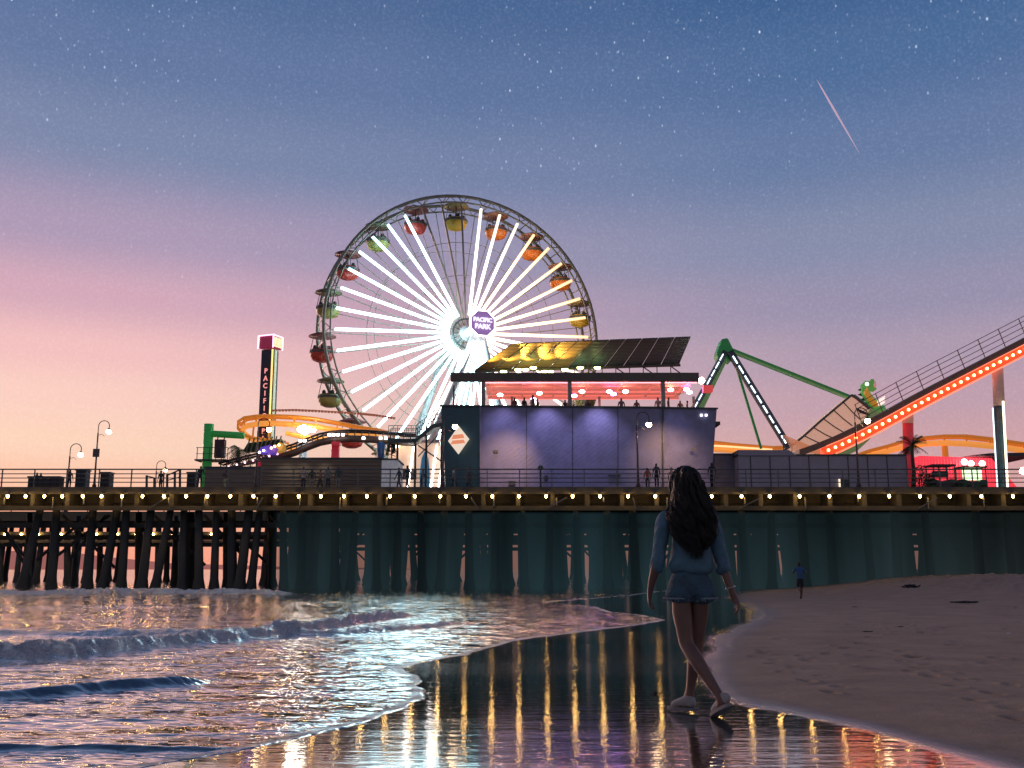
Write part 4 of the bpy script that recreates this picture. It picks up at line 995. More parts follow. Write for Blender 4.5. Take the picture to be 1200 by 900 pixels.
mb.build('guard_fence', [mat('fence_rust', (.25,.10,.06), .6, emit=(1,.3,.15), es=.15)], lo)
for px, yt, m_, r in ((356,502,mat('support_blue', (.30,.42,.52), .4), .36),):
    p = P(px, yt, 90.6); mb = MB(); mb.tube([(p.x, 90.6, DZ), p], r, 12); mb.build('support_column', [m_], lo, True)
mb = MB(); mb.tube([P(335,507.5,89.6), P(350,511,89.6), P(372,514,89.6), P(400,516,89.6)], .2, 8); mb.build('lower_rail', [org_l], lo)
fl_ = thing('floodlight', 'cluster of glaring white floodlights on the pale coaster column at left', 'floodlight', tuple(P(356,503,88.5)))
for dx, dy, r in ((-4,0,.26),(1,2,.34),(6,0,.24),(0,-2,.24),(12,1,.16)): mb = MB(); mb.ball(P(356+dx,503+dy,88.3), r, 10, 8); mb.build('lamp', [glow('flood_white', (1,.90,.75), 45)], fl_, True)
mb = MB(); mb.bar(P(350,506,88.6), P(369,506,88.6), .15); mb.bar(P(356,506,88.6), P(356,506,90.3), .12); mb.build('bracket', [steel_dk], fl_)
tk = thing('coaster_track', 'brown coaster track sweeping up over the sheds to the stair platform', 'roller coaster', (P(380,571,84).x, 84, DZ))
tp = [(258,550),(275,545),(300,539),(330,532),(345,527.5),(360,521),(375,515.5),(390,512.5),(410,511),(430,511.5),(450,513),(470,515),(488,516)]
tb = mat('track_grey_brown', (.13,.085,.065), .5, bump=.05)
tpp = [P(x, y, 84) for x, y in tp]
mb = MB(); mb.tube([p+Vector((0,0,-.22)) for p in tpp[3:]], .30, 10); mb.tube([p+Vector((0,0,-.1)) for p in tpp[:4]], [.10,.12,.2,.28], 8); mb.build('spine', [tb], tk, True)
for dy in (-.5,.7):
    mb = MB(); mb.tube([p+Vector((0,dy,.42)) for p in tpp], .09, 8); mb.build('rail', [mat('rail_dark_brown', (.06,.04,.035), .4, .3)], tk, True)
mb = MB()
for i in range(30):
    f = i/29*(len(tpp)-1); k = min(int(f), len(tpp)-2); p = tpp[k].lerp(tpp[k+1], f-k); mb.bar(p+Vector((0,-.5,.42)), p+Vector((0,.7,.42)), .08); mb.bar(p+Vector((0,.1,.42)), p+Vector((0,.1,-.1)), .08)
mb.build('crossties', [tb], tk)
for px, m_ in ((393.5, redc), (447, mat('support_blue_deep', (.02,.10,.28), .4)), (305, redc)):
    yt = 517 if px > 350 else 541; p = P(px, yt, 84.1); mb = MB(); mb.tube([(p.x, 84.1, DZ), p+Vector((0,0,.2))], .36 if px > 350 else .25, 12); mb.build('support_column', [m_], tk, True)
p = P(393,521,84); mb = MB(); mb.bar(P(389,520,83.7), P(399,520,83.7), .5, .3); mb.build('bracket', [redc], tk)
for i, px in enumerate((352,357,386,391,396,402,426,446,452)):
    p = P(px, 513.5-(4 if 380 < px < 405 else 0)+(3 if px < 360 else 0), 83.2); mb = MB(); mb.box(p, (.24,.1,.2)); mb.build('marker_light', [glow('marker_white', (1,.9,.85), 6)], tk)
for i in range(7):
    p = P(268+i*9.5, 547-i*2.5, 83.3); mb = MB(); mb.ball(p, .08, 6, 5); mb.build('marker_light', [glow('marker_pink', (1,.5,.6), 5)], tk)
# stair platform
st_ = thing('stair_platform', 'steel walkway with railings stepping up from the track to the restaurant terrace', 'walkway', (P(505,571,80).x, 80, DZ))
sp = [P(455,516.5,80), P(487,516.5,80), P(508,499,80), P(522,496.5,80)]
mb = MB(); 
for i in range(3): mb.bar(sp[i], sp[i+1], 1.8, .32, up=(0,0,1)) if False else mb.prism([sp[i]+vz*.16, sp[i+1]+vz*.16, sp[i+1]-vz*.16, sp[i]-vz*.16], (0,1.6,0))
mb.build('walkway', [mat('walkway_teal', (.05,.09,.09), .5)], st_)
mb = MB()
for k in (.4,.75,1.1): mb.tube([p+Vector((0,.02,.1+k)) for p in sp], .028, 5)
for k in (.4,.75,1.1): mb.tube([p+Vector((0,1.55,.1+k)) for p in sp], .028, 5)
for i in range(3):
    n = 6 if i == 0 else (8 if i == 1 else 3)
    for j in range(n+1):
        p = sp[i].lerp(sp[i+1], j/n); mb.bar(p, p+vz*1.2, .04); mb.bar(p+Vector((0,1.55,0)), p+Vector((0,1.55,1.2)), .04)
mb.build('railing', [steel_lt], st_)
mb = MB()
for px in (466,487,500,518):
    p = P(px, 517 if px < 490 else 500, 80.8); mb.bar((p.x,80.8,DZ), p, .16)
mb.bar(P(490,522,80.5), P(518,541,80.5), .10); mb.bar(P(518,505,80.5), P(490,535,80.5), .08)
mb.build('post', [steel_dk], st_)
# coaster train cars
tr = thing('coaster_train', 'dark green ribbed coaster car hanging in the turn beside the drop tower', 'coaster car', tuple(P(307,530,88)))
mb = MB()
c0_, c1_ = P(286,523,88), P(331,519,88)
mb.prism([P(284,529,87.3), P(290,519,87.3), P(330,514,87.3), P(334,522,87.3), P(322,527,87.3)], (0,1.3,0)); mb.build('body', [mat('car_dark_green', (.03,.05,.035), .5)], tr, bevel=.06)
ribm = mat('car_rib_olive', (.20,.20,.10), .5)
for i in range(8):
    f = i/7; p = P(290+f*37, 524-f*3, 87.1); mb = MB(); mb.bar(p+Vector((-.12,0,-.5)), p+Vector((.18,0,.75)), .13, .10); mb.build('seat_back', [ribm], tr)
tr2 = thing('coaster_train', 'bright violet and yellow coaster car with small lights on the low track', 'coaster car', tuple(P(320,530,83)))
mb = MB(); mb.prism([P(303,531,82.6), P(305,524,82.6), P(316,521,82.6), P(326,526,82.6), P(322,532,82.6)], (0,1.2,0)); mb.build('body', [mat('car_violet', (.10,.05,.32), .4, emit=(.2,.1,.8), es=.3)], tr2, bevel=.05)
mb = MB(); mb.prism([P(320,525,82.8), P(327,518,82.8), P(334,520,82.8), P(331,528,82.8), P(322,531,82.8)], (0,1.0,0)); mb.build('fin', [mat('car_yellow', (.5,.33,.04), .4, emit=(1,.5,.1), es=.3)], tr2, bevel=.05)
for px, py, c in ((304,530,0),(309,528,0),(318,525,1),(322,523,1),(327,521.5,1)): mb = MB(); mb.ball(P(px,py,82.3), .10, 6, 5); mb.build('lamp', [glow('train_violet', (.6,.5,1), 12) if c == 0 else glow('train_amber', (1,.5,.25), 12)], tr2)
# ride clutter under the stairs and wheel
sh = thing('surfboard', 'upright blue surfboard standing under the stair platform', 'surfboard', tuple(dzp(497.5, 82)))
p = P(497.5, 571, 82); zt = P(0,529,82).z; mb = MB(); H = zt-DZ
mb.lathe((p.x, 82, DZ), [(.10,.05),(.38,H*.3),(.42,H*.55),(.28,H*.85),(.04,H)], 12, sc=(1,.2)); mb.build('board', [mat('board_blue', (.06,.28,.48), .3, emit=(.1,.5,.9), es=.15)], sh, True)
mb = MB(); mb.box((p.x, 81.9, DZ+H*.45), (.05,.02,H*.7)); mb.build('stripe', [white_st], sh)
Y = 86; o = thing('game_stall', 'brightly lit pale stall under the stair platform beside the restaurant', 'stall', tuple(dzp(495, Y)))
a, b_ = P(467,0,Y).x, P(522,0,Y).x; zt = P(0,520,Y).z
mb = MB(); mb.box(((a+b_)/2, Y+1.5, (DZ+zt)/2), (b_-a, 3, zt-DZ)); mb.build('wall', [mat('stall_pale', (.55,.42,.36), .6, emit=(1,.66,.5), es=.45)], o)
mb = MB(); mb.prism([(a-.2,Y-.6,zt),(b_,Y-.6,zt),(b_,Y-.6,zt+.3),(a-.2,Y-.6,zt+.25)], (0,3,0)); mb.build('roof', [white_st], o)
mb = MB(); mb.box((P(489,0,Y).x, Y-.06, DZ+2.5), (1.3,.1,.9)); mb.build('window', [mat('stall_dark_panel', (.15,.14,.14), .5)], o)
mb = MB()
for px in (478,505,514): mb.bar(P(px,571,Y-.1), P(px+7,522,Y-.1), .14)
mb.build('light_tube', [lit_mid], o)
mb = MB(); mb.ball(P(465.5,522,Y-1), .2, 8, 6); mb.build('lamp', [globe_w], o)
tn = thing('ride_awning', 'small dark tangled awning frame right of the blue coaster column', 'awning', tuple(dzp(459, 80.5)))
mb = MB()
for k in range(10):
    a_ = P(454+rnd.uniform(0,11), 519+rnd.uniform(0,16), 80.5); b_ = P(454+rnd.uniform(0,11), 519+rnd.uniform(0,16), 80.7); mb.bar(a_, b_, .22, .05)
mb.build('slats', [mat('awning_dark', (.04,.07,.07), .6)], tn)
mb = MB(); mb.bar(P(459,571,80.6), P(459,522,80.6), .09); mb.build('post', [steel_dk], tn)
# ------------------------------------------------------------------ swinging ship
S = 92; grn = mat('ride_green', (.03,.26,.07), .4, bump=.03, emit=(.05,.6,.15), es=.07, var=.2); pg = mat('ride_pale_green', (.22,.42,.16), .45, emit=(.4,.8,.3), es=.10)
sw = thing('swinging_ship', 'swinging ship ride with green A-frame, swung up right with a dragon figurehead', 'amusement ride', (P(868,571,S).x, S, DZ))
ap = P(851, 404, S)
mb = MB(); mb.prism([P(846,397,S-.6), P(853,396,S-.6), P(863,416,S-.6), P(856,424,S-.6), P(851,418,S-.6), P(843,424,S-.6), P(840,414,S-.6)], (0,1.6,0)); mb.build('apex', [grn], sw, bevel=.08)
def leg(a, b, w_, m_, Y, nm='leg'):
    q0, q1 = P(*a, Y), P(*b, Y); mb = MB(); mb.bar(q0, q1, w_, w_); return mb.build(nm, [m_], sw, bevel=.03), q0, q1
leg((850,412),(806,492),.55,steel_dk,S-.9)
leg((851,416),(810,500),.55,pg,S-.1)
leg((855,412),(924,524),.60,steel_dk,S-.9)
leg((857,410),(892,526),.22,grn,S+1.0)
for (a, b, n0) in (((848,414),(808,489),8),((858,416),(922,521),9)):
    q0, q1 = P(*a, S-1.25), P(*b, S-1.25)
    for k in range(n0): mb = MB(); mb.bar(q0.lerp(q1,(k+.12)/n0), q0.lerp(q1,(k+.86)/n0), .26, .06); mb.build('light_panel', [glow('panel_ice', (.72,.84,1), 4.5)], sw)
for dyy, (a, b), m_ in ((-.7, ((858,410),(999,466)), grn), (.9, ((858,412.5),(1003,470)), grn), (-.75, ((858,411.5),(1000,468)), pg)):
    q0, q1 = P(*a, S+dyy), P(*b, S+dyy); mb = MB(); mb.bar(q0, q1, .30 if m_ is grn else .2, .24); mb.build('swing_arm', [m_], sw)
# hull: crescent in the swing plane
hullm = mat('hull_beige_glow', (.50,.36,.29), .6, var=.25, bump=.15, bscale=4, emit=(1,.58,.42), es=.42)  # pinkish light on the hull put in as emission
gun = [(917,529),(932,519),(943,510),(962,493),(981,477),(998,463)]
bot = [(1022,480),(1036,488),(1034,500),(1024,512),(1010,526),(985,536),(950,538),(925,536)]
H0 = [P(x, y, S-1.3) for x, y in gun+bot]
mb = MB(); mb.prism([P(x, y, S-1.3) for x, y in gun+[(1020,478),(1012,492),(990,510),(960,530),(925,536)]], (0,2.8,0)); mb.build('hull', [hullm], sw)
mb = MB(); mb.prism([P(x, y, S-1.25) for x, y in [(1020.5,478),(1036,487),(1033,500),(1018,516),(1005,528),(985,537),(955,539),(962,530),(991,511),(1013,492)]], (0,2.7,0)); mb.build('keel', [pg], sw)
mb = MB()
gp = [P(x, y, S-1.4) for x, y in gun]; bp_ = [P(x, y, S-1.4) for x, y in [(1018,481),(1010,493),(990,510),(962,529)]]
mb.tube(gp, .11, 6); mb.tube([P(998,463,S-1.4), P(1003,466,S-1.4), P(1019,479,S-1.4)], .13, 6)
for f in (.15,.32,.5,.68,.85):
    a = gp[1].lerp(gp[-1], f); b = P(962,529,S-1.4).lerp(P(1016,485,S-1.4), f); mb.tube([a, a.lerp(b,.5)+Vector((.05,0,-.1)), b], .055, 5)
mb.build('gunwale', [steel_lt], sw)
mb = MB()
mb.prism([P(996,466,S-.9), P(1002,462,S-.9), P(1024,479,S-.9), P(1019,481,S-.9)], (0,2,0)); mb.build('stern_deck', [grn], sw)
mb = MB()
for k in range(6): mb.bar(P(1003+k*2.6,478+k*1.2,S-1.55), P(1009+k*2.0,484+k*.6,S-1.55), .10)
mb.build('vent_slats', [steel_dk], sw)
# dragon figurehead
dr = [(1029,487),(1028,480),(1024,474),(1018,467),(1013.5,460),(1014,454),(1018,450.5)]
mb = MB(); mb.tube([P(x, y, S) for x, y in dr], [.95,.75,.5,.42,.42,.48,.45], 10)
mb.ball(P(1018,452.5,S), .52, 10, 8, sc=(1.1,.8,.9))
mb.tube([P(1019,453,S), P(1022,449.5,S), P(1022.5,444.5,S)], [.38,.30,.14], 8)      # upper jaw gaping up
mb.tube([P(1019,455,S), P(1023,456.5,S), P(1026.5,455,S)], [.30,.22,.10], 8)      # lower jaw
dg = mb.build('dragon', [mat('dragon_green', (.10,.42,.06), .4, emit=(.3,.9,.2), es=.16)], sw, True)
mb = MB(); mb.tube([P(x+1.6, y+.4, S-.38) for x, y in dr[1:6]], [.18,.30,.28,.26,.1], 8); mb.build('throat', [mat('dragon_amber', (.65,.30,.02), .4, emit=(1,.45,.05), es=.25)], dg, True)
mb = MB(); mb.tube([P(1021.5,454,S-.1), P(1024.5,451,S-.1), P(1025.5,447,S-.1)], [.2,.22,.08], 8); mb.tube([P(1021,453,S-.1), P(1025,453.5,S-.1)], [.15,.06], 6); mb.build('mouth', [mat('mouth_pink', (.75,.35,.30), .5, emit=(1,.5,.4), es=.3)], dg, True)
mb = MB(); mb.ball(P(1016,450,S-.45), .18, 8, 6); mb.build('eye', [glow('dragon_eye', (1,1,.9), 2)], dg)
mb = MB()
for k, (x, y) in enumerate(((1022,476),(1018,472),(1014.5,467),(1011.5,461.5),(1011.5,456))): p = P(x-1.5, y+.5, S); mb.add([p+Vector((.2,-.12,.25)), p+Vector((.25,.12,-.25)), p+Vector((-.42,0,-.05)), p+Vector((.3,-.12,0))], [(0,1,2),(1,3,2),(0,2,3)])
mb.build('spine_fins', [mat('fin_dark_green', (.02,.12,.05), .5)], dg)
mb = MB()
for k in range(4): mb.tube([P(1029,474-k*1.9+2,S-.5), P(1037,471-k*2.2,S-.5)], [.13,.05], 6)
mb.build('claw', [glow('claw_pale', (1,.75,.65), 1.1)], sw)
# wind nets / lattice left of the ship
nt = thing('queue_shade', 'fan of pale orange slats rising beside the hull of the swinging ship', 'shade slats', tuple(dzp(935, 88)))
mb = MB()
for k in range(9): mb.bar(P(918+k*1.2,510+k*2.1,88), P(962+k*.5,528+k*.6,88), .07)
mb.build('slat', [mat('net_orange', (.45,.20,.12), .5, emit=(1,.4,.2), es=.35)], nt)
mb = MB()
for px in (918,928,940,955): mb.bar(P(px,571,88.1), P(px,512+(px-918)*.4,88.1), .07)
mb.build('post', [steel_dk], nt)
# ------------------------------------------------------------------ meteor
a, b = P(957,93,3000), P(1008,181,3000); mb = MB(); mb.tube([a, a.lerp(b,.12), a.lerp(b,.4), a.lerp(b,.75), b], [.2,2.0,3.0,1.8,.2], 6)
me_o = mb.build('meteor', [glow('meteor_glow', lin((195,160,185)), .8)]); tag(me_o, 'thin pale streak of a shooting star in the upper right sky', 'shooting star')
# ------------------------------------------------------------------ figures
def skin_mesh(name, verts, edges, rad, root=0, sub=2, mats=(), noise=0, nscale=8, post=None, seed=0):
    me = bpy.data.meshes.new(name); me.from_pydata([tuple(v) for v in verts], edges, [])
    o = bpy.data.objects.new('tmp', me); col.objects.link(o)
    md = o.modifiers.new('s', 'SKIN'); md.use_smooth_shade = True; md.branch_smoothing = .6
    for i, r in enumerate(rad):
        sv = me.skin_vertices[0].data[i]; sv.radius = r if isinstance(r, tuple) else (r, r); sv.use_root = (i == root)
    sb = o.modifiers.new('u', 'SUBSURF'); sb.levels = sub; sb.render_levels = sub
    dg = bpy.context.evaluated_depsgraph_get(); dg.update()
    m2 = bpy.data.meshes.new_from_object(o.evaluated_get(dg)); bpy.data.objects.remove(o); bpy.data.meshes.remove(me)
    m2.name = name; m2.materials.clear()
    for m_ in mats: m2.materials.append(m_)
    n = len(m2.vertices); co = np.empty(n*3); m2.vertices.foreach_get('co', co); co = co.reshape(-1,3)
    if noise:
        nn = np.empty(n*3); m2.vertices.foreach_get('normal', nn); nn = nn.reshape(-1,3)
        f = fbm(co[:,0]*nscale+co[:,1]*nscale*.6+seed, co[:,2]*nscale*.55+co[:,1]*nscale*.8+5, 3, 3+seed)-.5
        co = co+nn*(f*noise)[:,None]
    if post is not None: co = post(co)
    m2.vertices.foreach_set('co', co.ravel()); m2.update()
    m2.polygons.foreach_set('use_smooth', [True]*len(m2.polygons))
    return m2, co
def obj_from(me, name, parent):
    me.name = name; o = bpy.data.objects.new(name, me); col.objects.link(o); o.parent = parent; o['_org'] = tuple(parent['_org']); return o
WF = gpt(813, 838)
woman = thing('person', 'woman with long dark wavy hair, blue sweatshirt and denim shorts walking away barefoot-light on wet sand', 'person', tuple(WF))
woman.scale = (283*WF.y/1200/1.715,)*3
woman['label'] = 'long-haired woman in blue sweatshirt, denim shorts and white shoes walking away over wet sand'
sk = mat('skin_tan', (.135,.068,.048), .5, var=.12, bump=.05, bscale=30, scale=6)
# joints (x right, y away, z up)
V = []; E = []; Rr = []
def jv(p, r, frm=None):
    V.append(p); Rr.append(r); i = len(V)-1
    if frm is not None: E.append((frm, i))
    return i
pel = jv((0,.0,.90), (.145,.10))
sp1 = jv((.0,.0,1.02), (.115,.085), pel); sp2 = jv((.005,.0,1.16), (.120,.088), sp1); ch_ = jv((.01,.0,1.29), (.135,.09), sp2); nk0 = jv((.01,.0,1.375), (.085,.07), ch_)
nk = jv((.01,.005,1.44), (.052,.055), nk0); hd0 = jv((.01,.015,1.52), (.068,.078), nk); hd1 = jv((.01,.015,1.60), (.078,.095), hd0); hd2 = jv((.01,.0,1.665), (.055,.065), hd1)
hands = []
def arm(sg, sh_, el, wr, tip, frm):
    a0 = jv(sh_, .052, frm); a1 = jv(tuple(np.array(sh_)*.5+np.array(el)*.5), .046, a0); a2 = jv(el, .040, a1)
    a3 = jv(tuple(np.array(el)*.6+np.array(wr)*.4), .036, a2); a4 = jv(wr, (.022,.026), a3)
    w_ = Vector(wr); d = (Vector(tip)-w_).normalized()
    pm = w_+d*.045; a5 = jv(tuple(pm), (.022,.034), a4)
    out = Vector((sg*.25,-.2,-1)).normalized(); side = Vector((0,1,0)); side = (side-d*side.dot(d)).normalized(); inn = d.cross(side)*(1 if sg > 0 else -1)
    if inn.x*sg > 0: inn = -inn
    kn = w_+d*.088
    a6 = jv(tuple(kn), (.018,.036), a5)
    for k, (off, ln) in enumerate(((-.030,.068),(-.010,.078),(.010,.074),(.029,.058))):
        r0 = kn+side*off; p1 = r0+d*ln*.42+inn*.006; p2 = p1+(d*.8+inn*.6).normalized()*ln*.36; p3 = p2+(d*.35+inn*.95).normalized()*ln*.32
        b = jv(tuple(r0+d*.012), .0092, a6); b = jv(tuple(p1), .0088, b); b = jv(tuple(p2), .0080, b); jv(tuple(p3), .0066, b)
    # thumb leaves the forward side of the palm near its base
    t0 = w_+d*.030+side*.030; t1 = t0+(d*.75+side*.65+inn*.3).normalized()*.034; t2 = t1+(d*.95+side*.15+inn*.4).normalized()*.030
    b = jv(tuple(t0), .0115, a5); b = jv(tuple(t1), .0100, b); jv(tuple(t2), .0078, b)
arm(-1, (-.150,.0,1.345), (-.222,-.02,1.055), (-.272,.03,.845), (-.278,.09,.735), ch_)
arm(1, (.170,.0,1.345), (.222,.02,1.04), (.275,-.06,.835), (.322,-.05,.725), ch_)
def legj(hip, knee, ank, toe, heel):
    a0 = jv(hip, (.088,.09), pel); h, k, a = map(np.array, (hip, knee, ank))
    a1 = jv(tuple(h*.62+k*.38+np.array((0,.01,0))), (.075,.077), a0); a2 = jv(tuple(h*.2+k*.8), (.056,.058), a1); a3 = jv(knee, (.050,.054), a2)
    a4 = jv(tuple(k*.70+a*.30+np.array((0,-.018,0))), (.050,.056), a3); a5 = jv(tuple(k*.35+a*.65), (.036,.040), a4); a6 = jv(ank, (.028,.032), a5)
    b = jv(heel, .030, a6); b = jv(tuple(np.array(heel)*.4+np.array(toe)*.6), (.034,.024), a6); jv(toe, (.032,.018), b)
legj((-.075,0,.84), (-.045,-.03,.475), (.145,-.26,.135), (.120,-.115,.035), (.175,-.30,.105))
legj((.078,.01,.84), (.050,.09,.475), (-.005,.14,.095), (-.105,.215,.03), (.012,.105,.045))
bm_, _ = skin_mesh('body', V, E, Rr, pel, 2, [sk])
obj_from(bm_, 'body', woman)
# shirt: loose sweatshirt over torso and sleeves down to mid forearm, blousing at the hem
den = mat('sweatshirt_blue', (.070,.150,.205), .85, var=.35, scale=9, bump=.6, bscale=22, dirt=.25)
V = []; E = []; Rr = []
s0 = jv((.0,-.005,.925), (.150,.118)); s1 = jv((.0,-.005,1.00), (.168,.130), s0); s2 = jv((.005,-.005,1.17), (.146,.115), s1); s3 = jv((.01,-.005,1.29), (.155,.110), s2); s4 = jv((.01,.0,1.375), (.115,.090), s3); s5 = jv((.01,.0,1.415), (.072,.070), s4)
for sh_, el, fr_ in (((-.155,-.005,1.35), (-.222,-.02,1.055), (-.238,.005,.965)), ((.175,-.005,1.35), (.222,.02,1.04), (.240,-.02,.955))):
    a = jv(sh_, .062, s3); b = jv(tuple(np.array(sh_)*.5+np.array(el)*.5), .054, a); c = jv(el, .052, b); d = jv(tuple(np.array(el)*.35+np.array(fr_)*.65), .052, c); jv(fr_, .044, d)
def shirt_post(co):
    z = co[:,2]; k = np.exp(-((z-1.01)/.05)**2)*(np.abs(co[:,0]) < .19)
    co[:,0] *= 1+.05*k; co[:,1] *= 1+.10*k; co[:,2] -= .025*k*(fbm(co[:,0]*14, co[:,1]*14, 2, 8)-.3)
    return co
m2, _ = skin_mesh('sweatshirt', V, E, Rr, s0, 3, [den], .060, 10, shirt_post)
obj_from(m2, 'sweatshirt', woman)
# shorts
jn = mat('denim_blue', (.038,.085,.125), .85, var=.4, scale=14, bump=.6, bscale=60, dirt=.2)
V = []; E = []; Rr = []
s0 = jv((.0,.0,1.02), (.145,.110)); s1 = jv((.0,-.005,.90), (.174,.134), s0)
a = jv((-.086,-.005,.815), (.118,.126), s1); jv((-.093,-.010,.735), (.118,.122), a); a = jv((.088,.0,.815), (.118,.126), s1); jv((.094,.005,.735), (.118,.122), a)
m2, _ = skin_mesh('shorts', V, E, Rr, s0, 3, [jn], .014, 22)
so_ = obj_from(m2, 'shorts', woman)
woman['_org'] = tuple(WF)
for cx_, cy_ in ((-.090,-.008),(.092,.005)):
    mb = MB(); mb.tube([WF+Vector((cx_+math.cos(q*PI/10)*.096, cy_+math.sin(q*PI/10)*.099, .781)) for q in range(20)], .006, 6, closed=True)
    for k in range(90):
        a = rnd.uniform(0,2*PI); p = WF+Vector((cx_+math.cos(a)*.096, cy_+math.sin(a)*.099, .781+rnd.uniform(-.002,.004))); q = p+Vector((rnd.uniform(-.01,.01), rnd.uniform(-.01,.01), -rnd.uniform(.008,.028))); mb.bar(p, q, .0022)
    mb.build('frayed_hem', [mat('fray_pale', (.20,.25,.29), .8)], woman)
# shoes
shoe = mat('shoe_canvas', (.28,.265,.25), .7, bump=.3, bscale=60, var=.15); sole = mat('shoe_sole', (.17,.165,.16), .7)
def shoe_(heel, toe, name='shoe', lift=0):
    h, t_ = np.array(heel), np.array(toe); V.clear(); E.clear(); Rr.clear()
    up_ = np.array((0,0,1.))
    dd_ = (t_-h)/np.linalg.norm(t_-h); e_ = jv(tuple(h-dd_*.050+up_*.030), (.030,.040)); a = jv(tuple(h+up_*.036), (.046,.058), e_); jv(tuple(h+up_*.080-dd_*.012), (.036,.036), a); b = jv(tuple(h*.6+t_*.4+up_*.034), (.041,.046), a); c = jv(tuple(h*.25+t_*.75+up_*.016), (.046,.034), b); jv(tuple(t_*1.0+up_*.004), (.040,.022), c)
    m2, _ = skin_mesh('shoe', V, E, Rr, 1, 2, [shoe]); o = obj_from(m2, 'shoe', woman)
    L = Vector(t_-h).length; dx = Vector(t_-h).normalized(); sd_ = dx.cross(Vector((0,0,1))).normalized(); upn = sd_.cross(dx)
    mb = MB(); pr = []
    for k in range(20):
        a = 2*PI*k/20; pr.append(WF+Vector((h+t_)/2)-dx*.008+dx*math.cos(a)*(L/2+.048)+sd_*math.sin(a)*(.044+.008*math.cos(a))-upn*.024)
    mb.prism(pr, upn*.022); so2 = mb.build('sole', [sole], o); return o
V = []; E = []; Rr = []
o = shoe_((.170,-.285,.105), (.118,-.115,.030)); 
o = shoe_((.010,.110,.038), (-.110,.235,.032))
# bracelet / watch on the right wrist
mb = MB(); c = WF+Vector((.270,-.052,.855)); mb.tube([c+Vector((math.cos(k*PI/6)*.032, math.sin(k*PI/6)*.032, math.cos(k*PI/6)*.008)) for k in range(12)], .005, 6, closed=True); mb.build('bracelet', [mat('bracelet_metal', (.6,.55,.5), .3, .8)], woman)
# face (turned away from the camera)
fc = WF+Vector((.01,.015,1.585)); F = lambda x, y, z: fc+Vector((x, y, z))
mb = MB(); mb.tube([F(0,.088,.02), F(0,.112,-.018), F(0,.100,-.03)], [.009,.014,.010], 8); mb.build('nose', [sk], woman, True)
for sg in (-1, 1):
    mb = MB(); mb.ball(F(sg*.031,.080,.015), .013, 10, 8); mb.build('eye', [mat('eye_white', (.7,.7,.68), .3)], woman, True)
    mb = MB(); mb.ball(F(sg*.074,.02,-.005), .020, 8, 6, sc=(.35,.8,1.3)); mb.build('ear', [sk], woman, True)
mb = MB(); mb.tube([F(-.022,.088,-.05), F(0,.095,-.048), F(.022,.088,-.05)], [.003,.008,.003], 6); mb.build('mouth', [mat('lips', (.30,.08,.07), .5)], woman, True)
# hair: long wavy locks over a solid under-shape
hairm = mat('dark_hair', (.0065,.0055,.005), .42, var=.4, scale=20, bump=.3, bscale=60, stretch=(1,1,.2), spec=.35)
def hair_env(z):   # half-width, half-depth, centre y of the mass at height z (measured from the photograph's silhouette)
    zs = [1.08,1.12,1.17,1.23,1.30,1.36,1.42,1.48,1.54,1.60,1.65,1.69,1.705]
    ws = [.012,.050,.098,.128,.140,.140,.130,.118,.108,.100,.085,.050,.010]
    ds = [.010,.022,.035,.045,.052,.058,.070,.090,.105,.110,.095,.055,.010]
    cy = [-.135,-.130,-.125,-.115,-.100,-.085,-.060,-.030,-.010,.0,.0,.0,.0]
    cx = [.03,.025,.02,.018,.014,.012,.01,.008,.005,.0,-.002,-.005,-.005]
    return tuple(float(np.interp(z, zs, q)) for q in (ws, ds, cy, cx))
mb = MB(); rings = []; zs_ = np.linspace(1.10, 1.703, 34); n = 36; vs = []
for z in zs_:
    wd, dd, cy, cx_ = hair_env(z)
    hf = .72 if z < 1.40 else (.80 if z < 1.50 else .90)
    for k in range(n):
        a = 2*PI*k/n; wob = 1+.05*math.sin(7*a+z*22)+.04*math.sin(13*a-z*37)
        y = math.sin(a)*dd*.80*wob
        if z < 1.62 and y > 0: y *= .30 if z < 1.45 else .45
        vs.append(WF+Vector((cx_+math.cos(a)*wd*hf*wob, cy+y, z)))
fs = [(i*n+k, i*n+(k+1) % n, (i+1)*n+(k+1) % n, (i+1)*n+k) for i in range(len(zs_)-1) for k in range(n)]
fs += [tuple(range(n))[::-1], tuple((len(zs_)-1)*n+k for k in range(n))]
mb.add(vs, fs); 
hr = random.Random(5)
locks = []
for i in range(120):
    a = hr.uniform(PI*.92, PI*2.08) if hr.random() < .86 else hr.uniform(0, 2*PI)
    zend = hr.choice((hr.uniform(1.06,1.18), hr.uniform(1.12,1.34)))
    if math.sin(a) > .25: zend = 1.58
    locks.append((a, hr.uniform(1.48,1.70), zend, hr.uniform(0,6.28), hr.uniform(17,30), hr.uniform(.012,.036), hr.uniform(.78,1.12), hr.uniform(-.08,.08)))
for (a0_, z0_, ze_, ph, fr, am, rad, drift) in locks:
    for j in range(17):
        fly = hr.random() < .07
        a = a0_+hr.gauss(0,.055); zstart = z0_+hr.uniform(-.04,.02); zend = ze_+hr.uniform(-.03,.05); zstart = min(zstart, 1.70)
        r_ = rad+hr.gauss(0,.03); p2 = ph+hr.gauss(0,.22); N = 15; pts = []; rs = []
        for k in range(N):
            f = k/(N-1); z = zstart+(zend-zstart)*f; wd, dd, cy, cx_ = hair_env(z)
            rr = r_*(1+(.25*f if fly else 0)); aa = a+drift*f*2+.14*math.sin(z*fr*.6+p2)*f; g = am*(.25+1.1*f)
            pts.append(WF+Vector((cx_+math.cos(aa)*max(wd,.03)*rr+g*math.sin(z*fr+p2), cy+math.sin(aa)*dd*rr+g*math.cos(z*fr+p2), z)))
            rs.append((.0036 if not fly else .0013)*(1-.7*f))
        mb.tube(pts, rs, 4, cap=False)
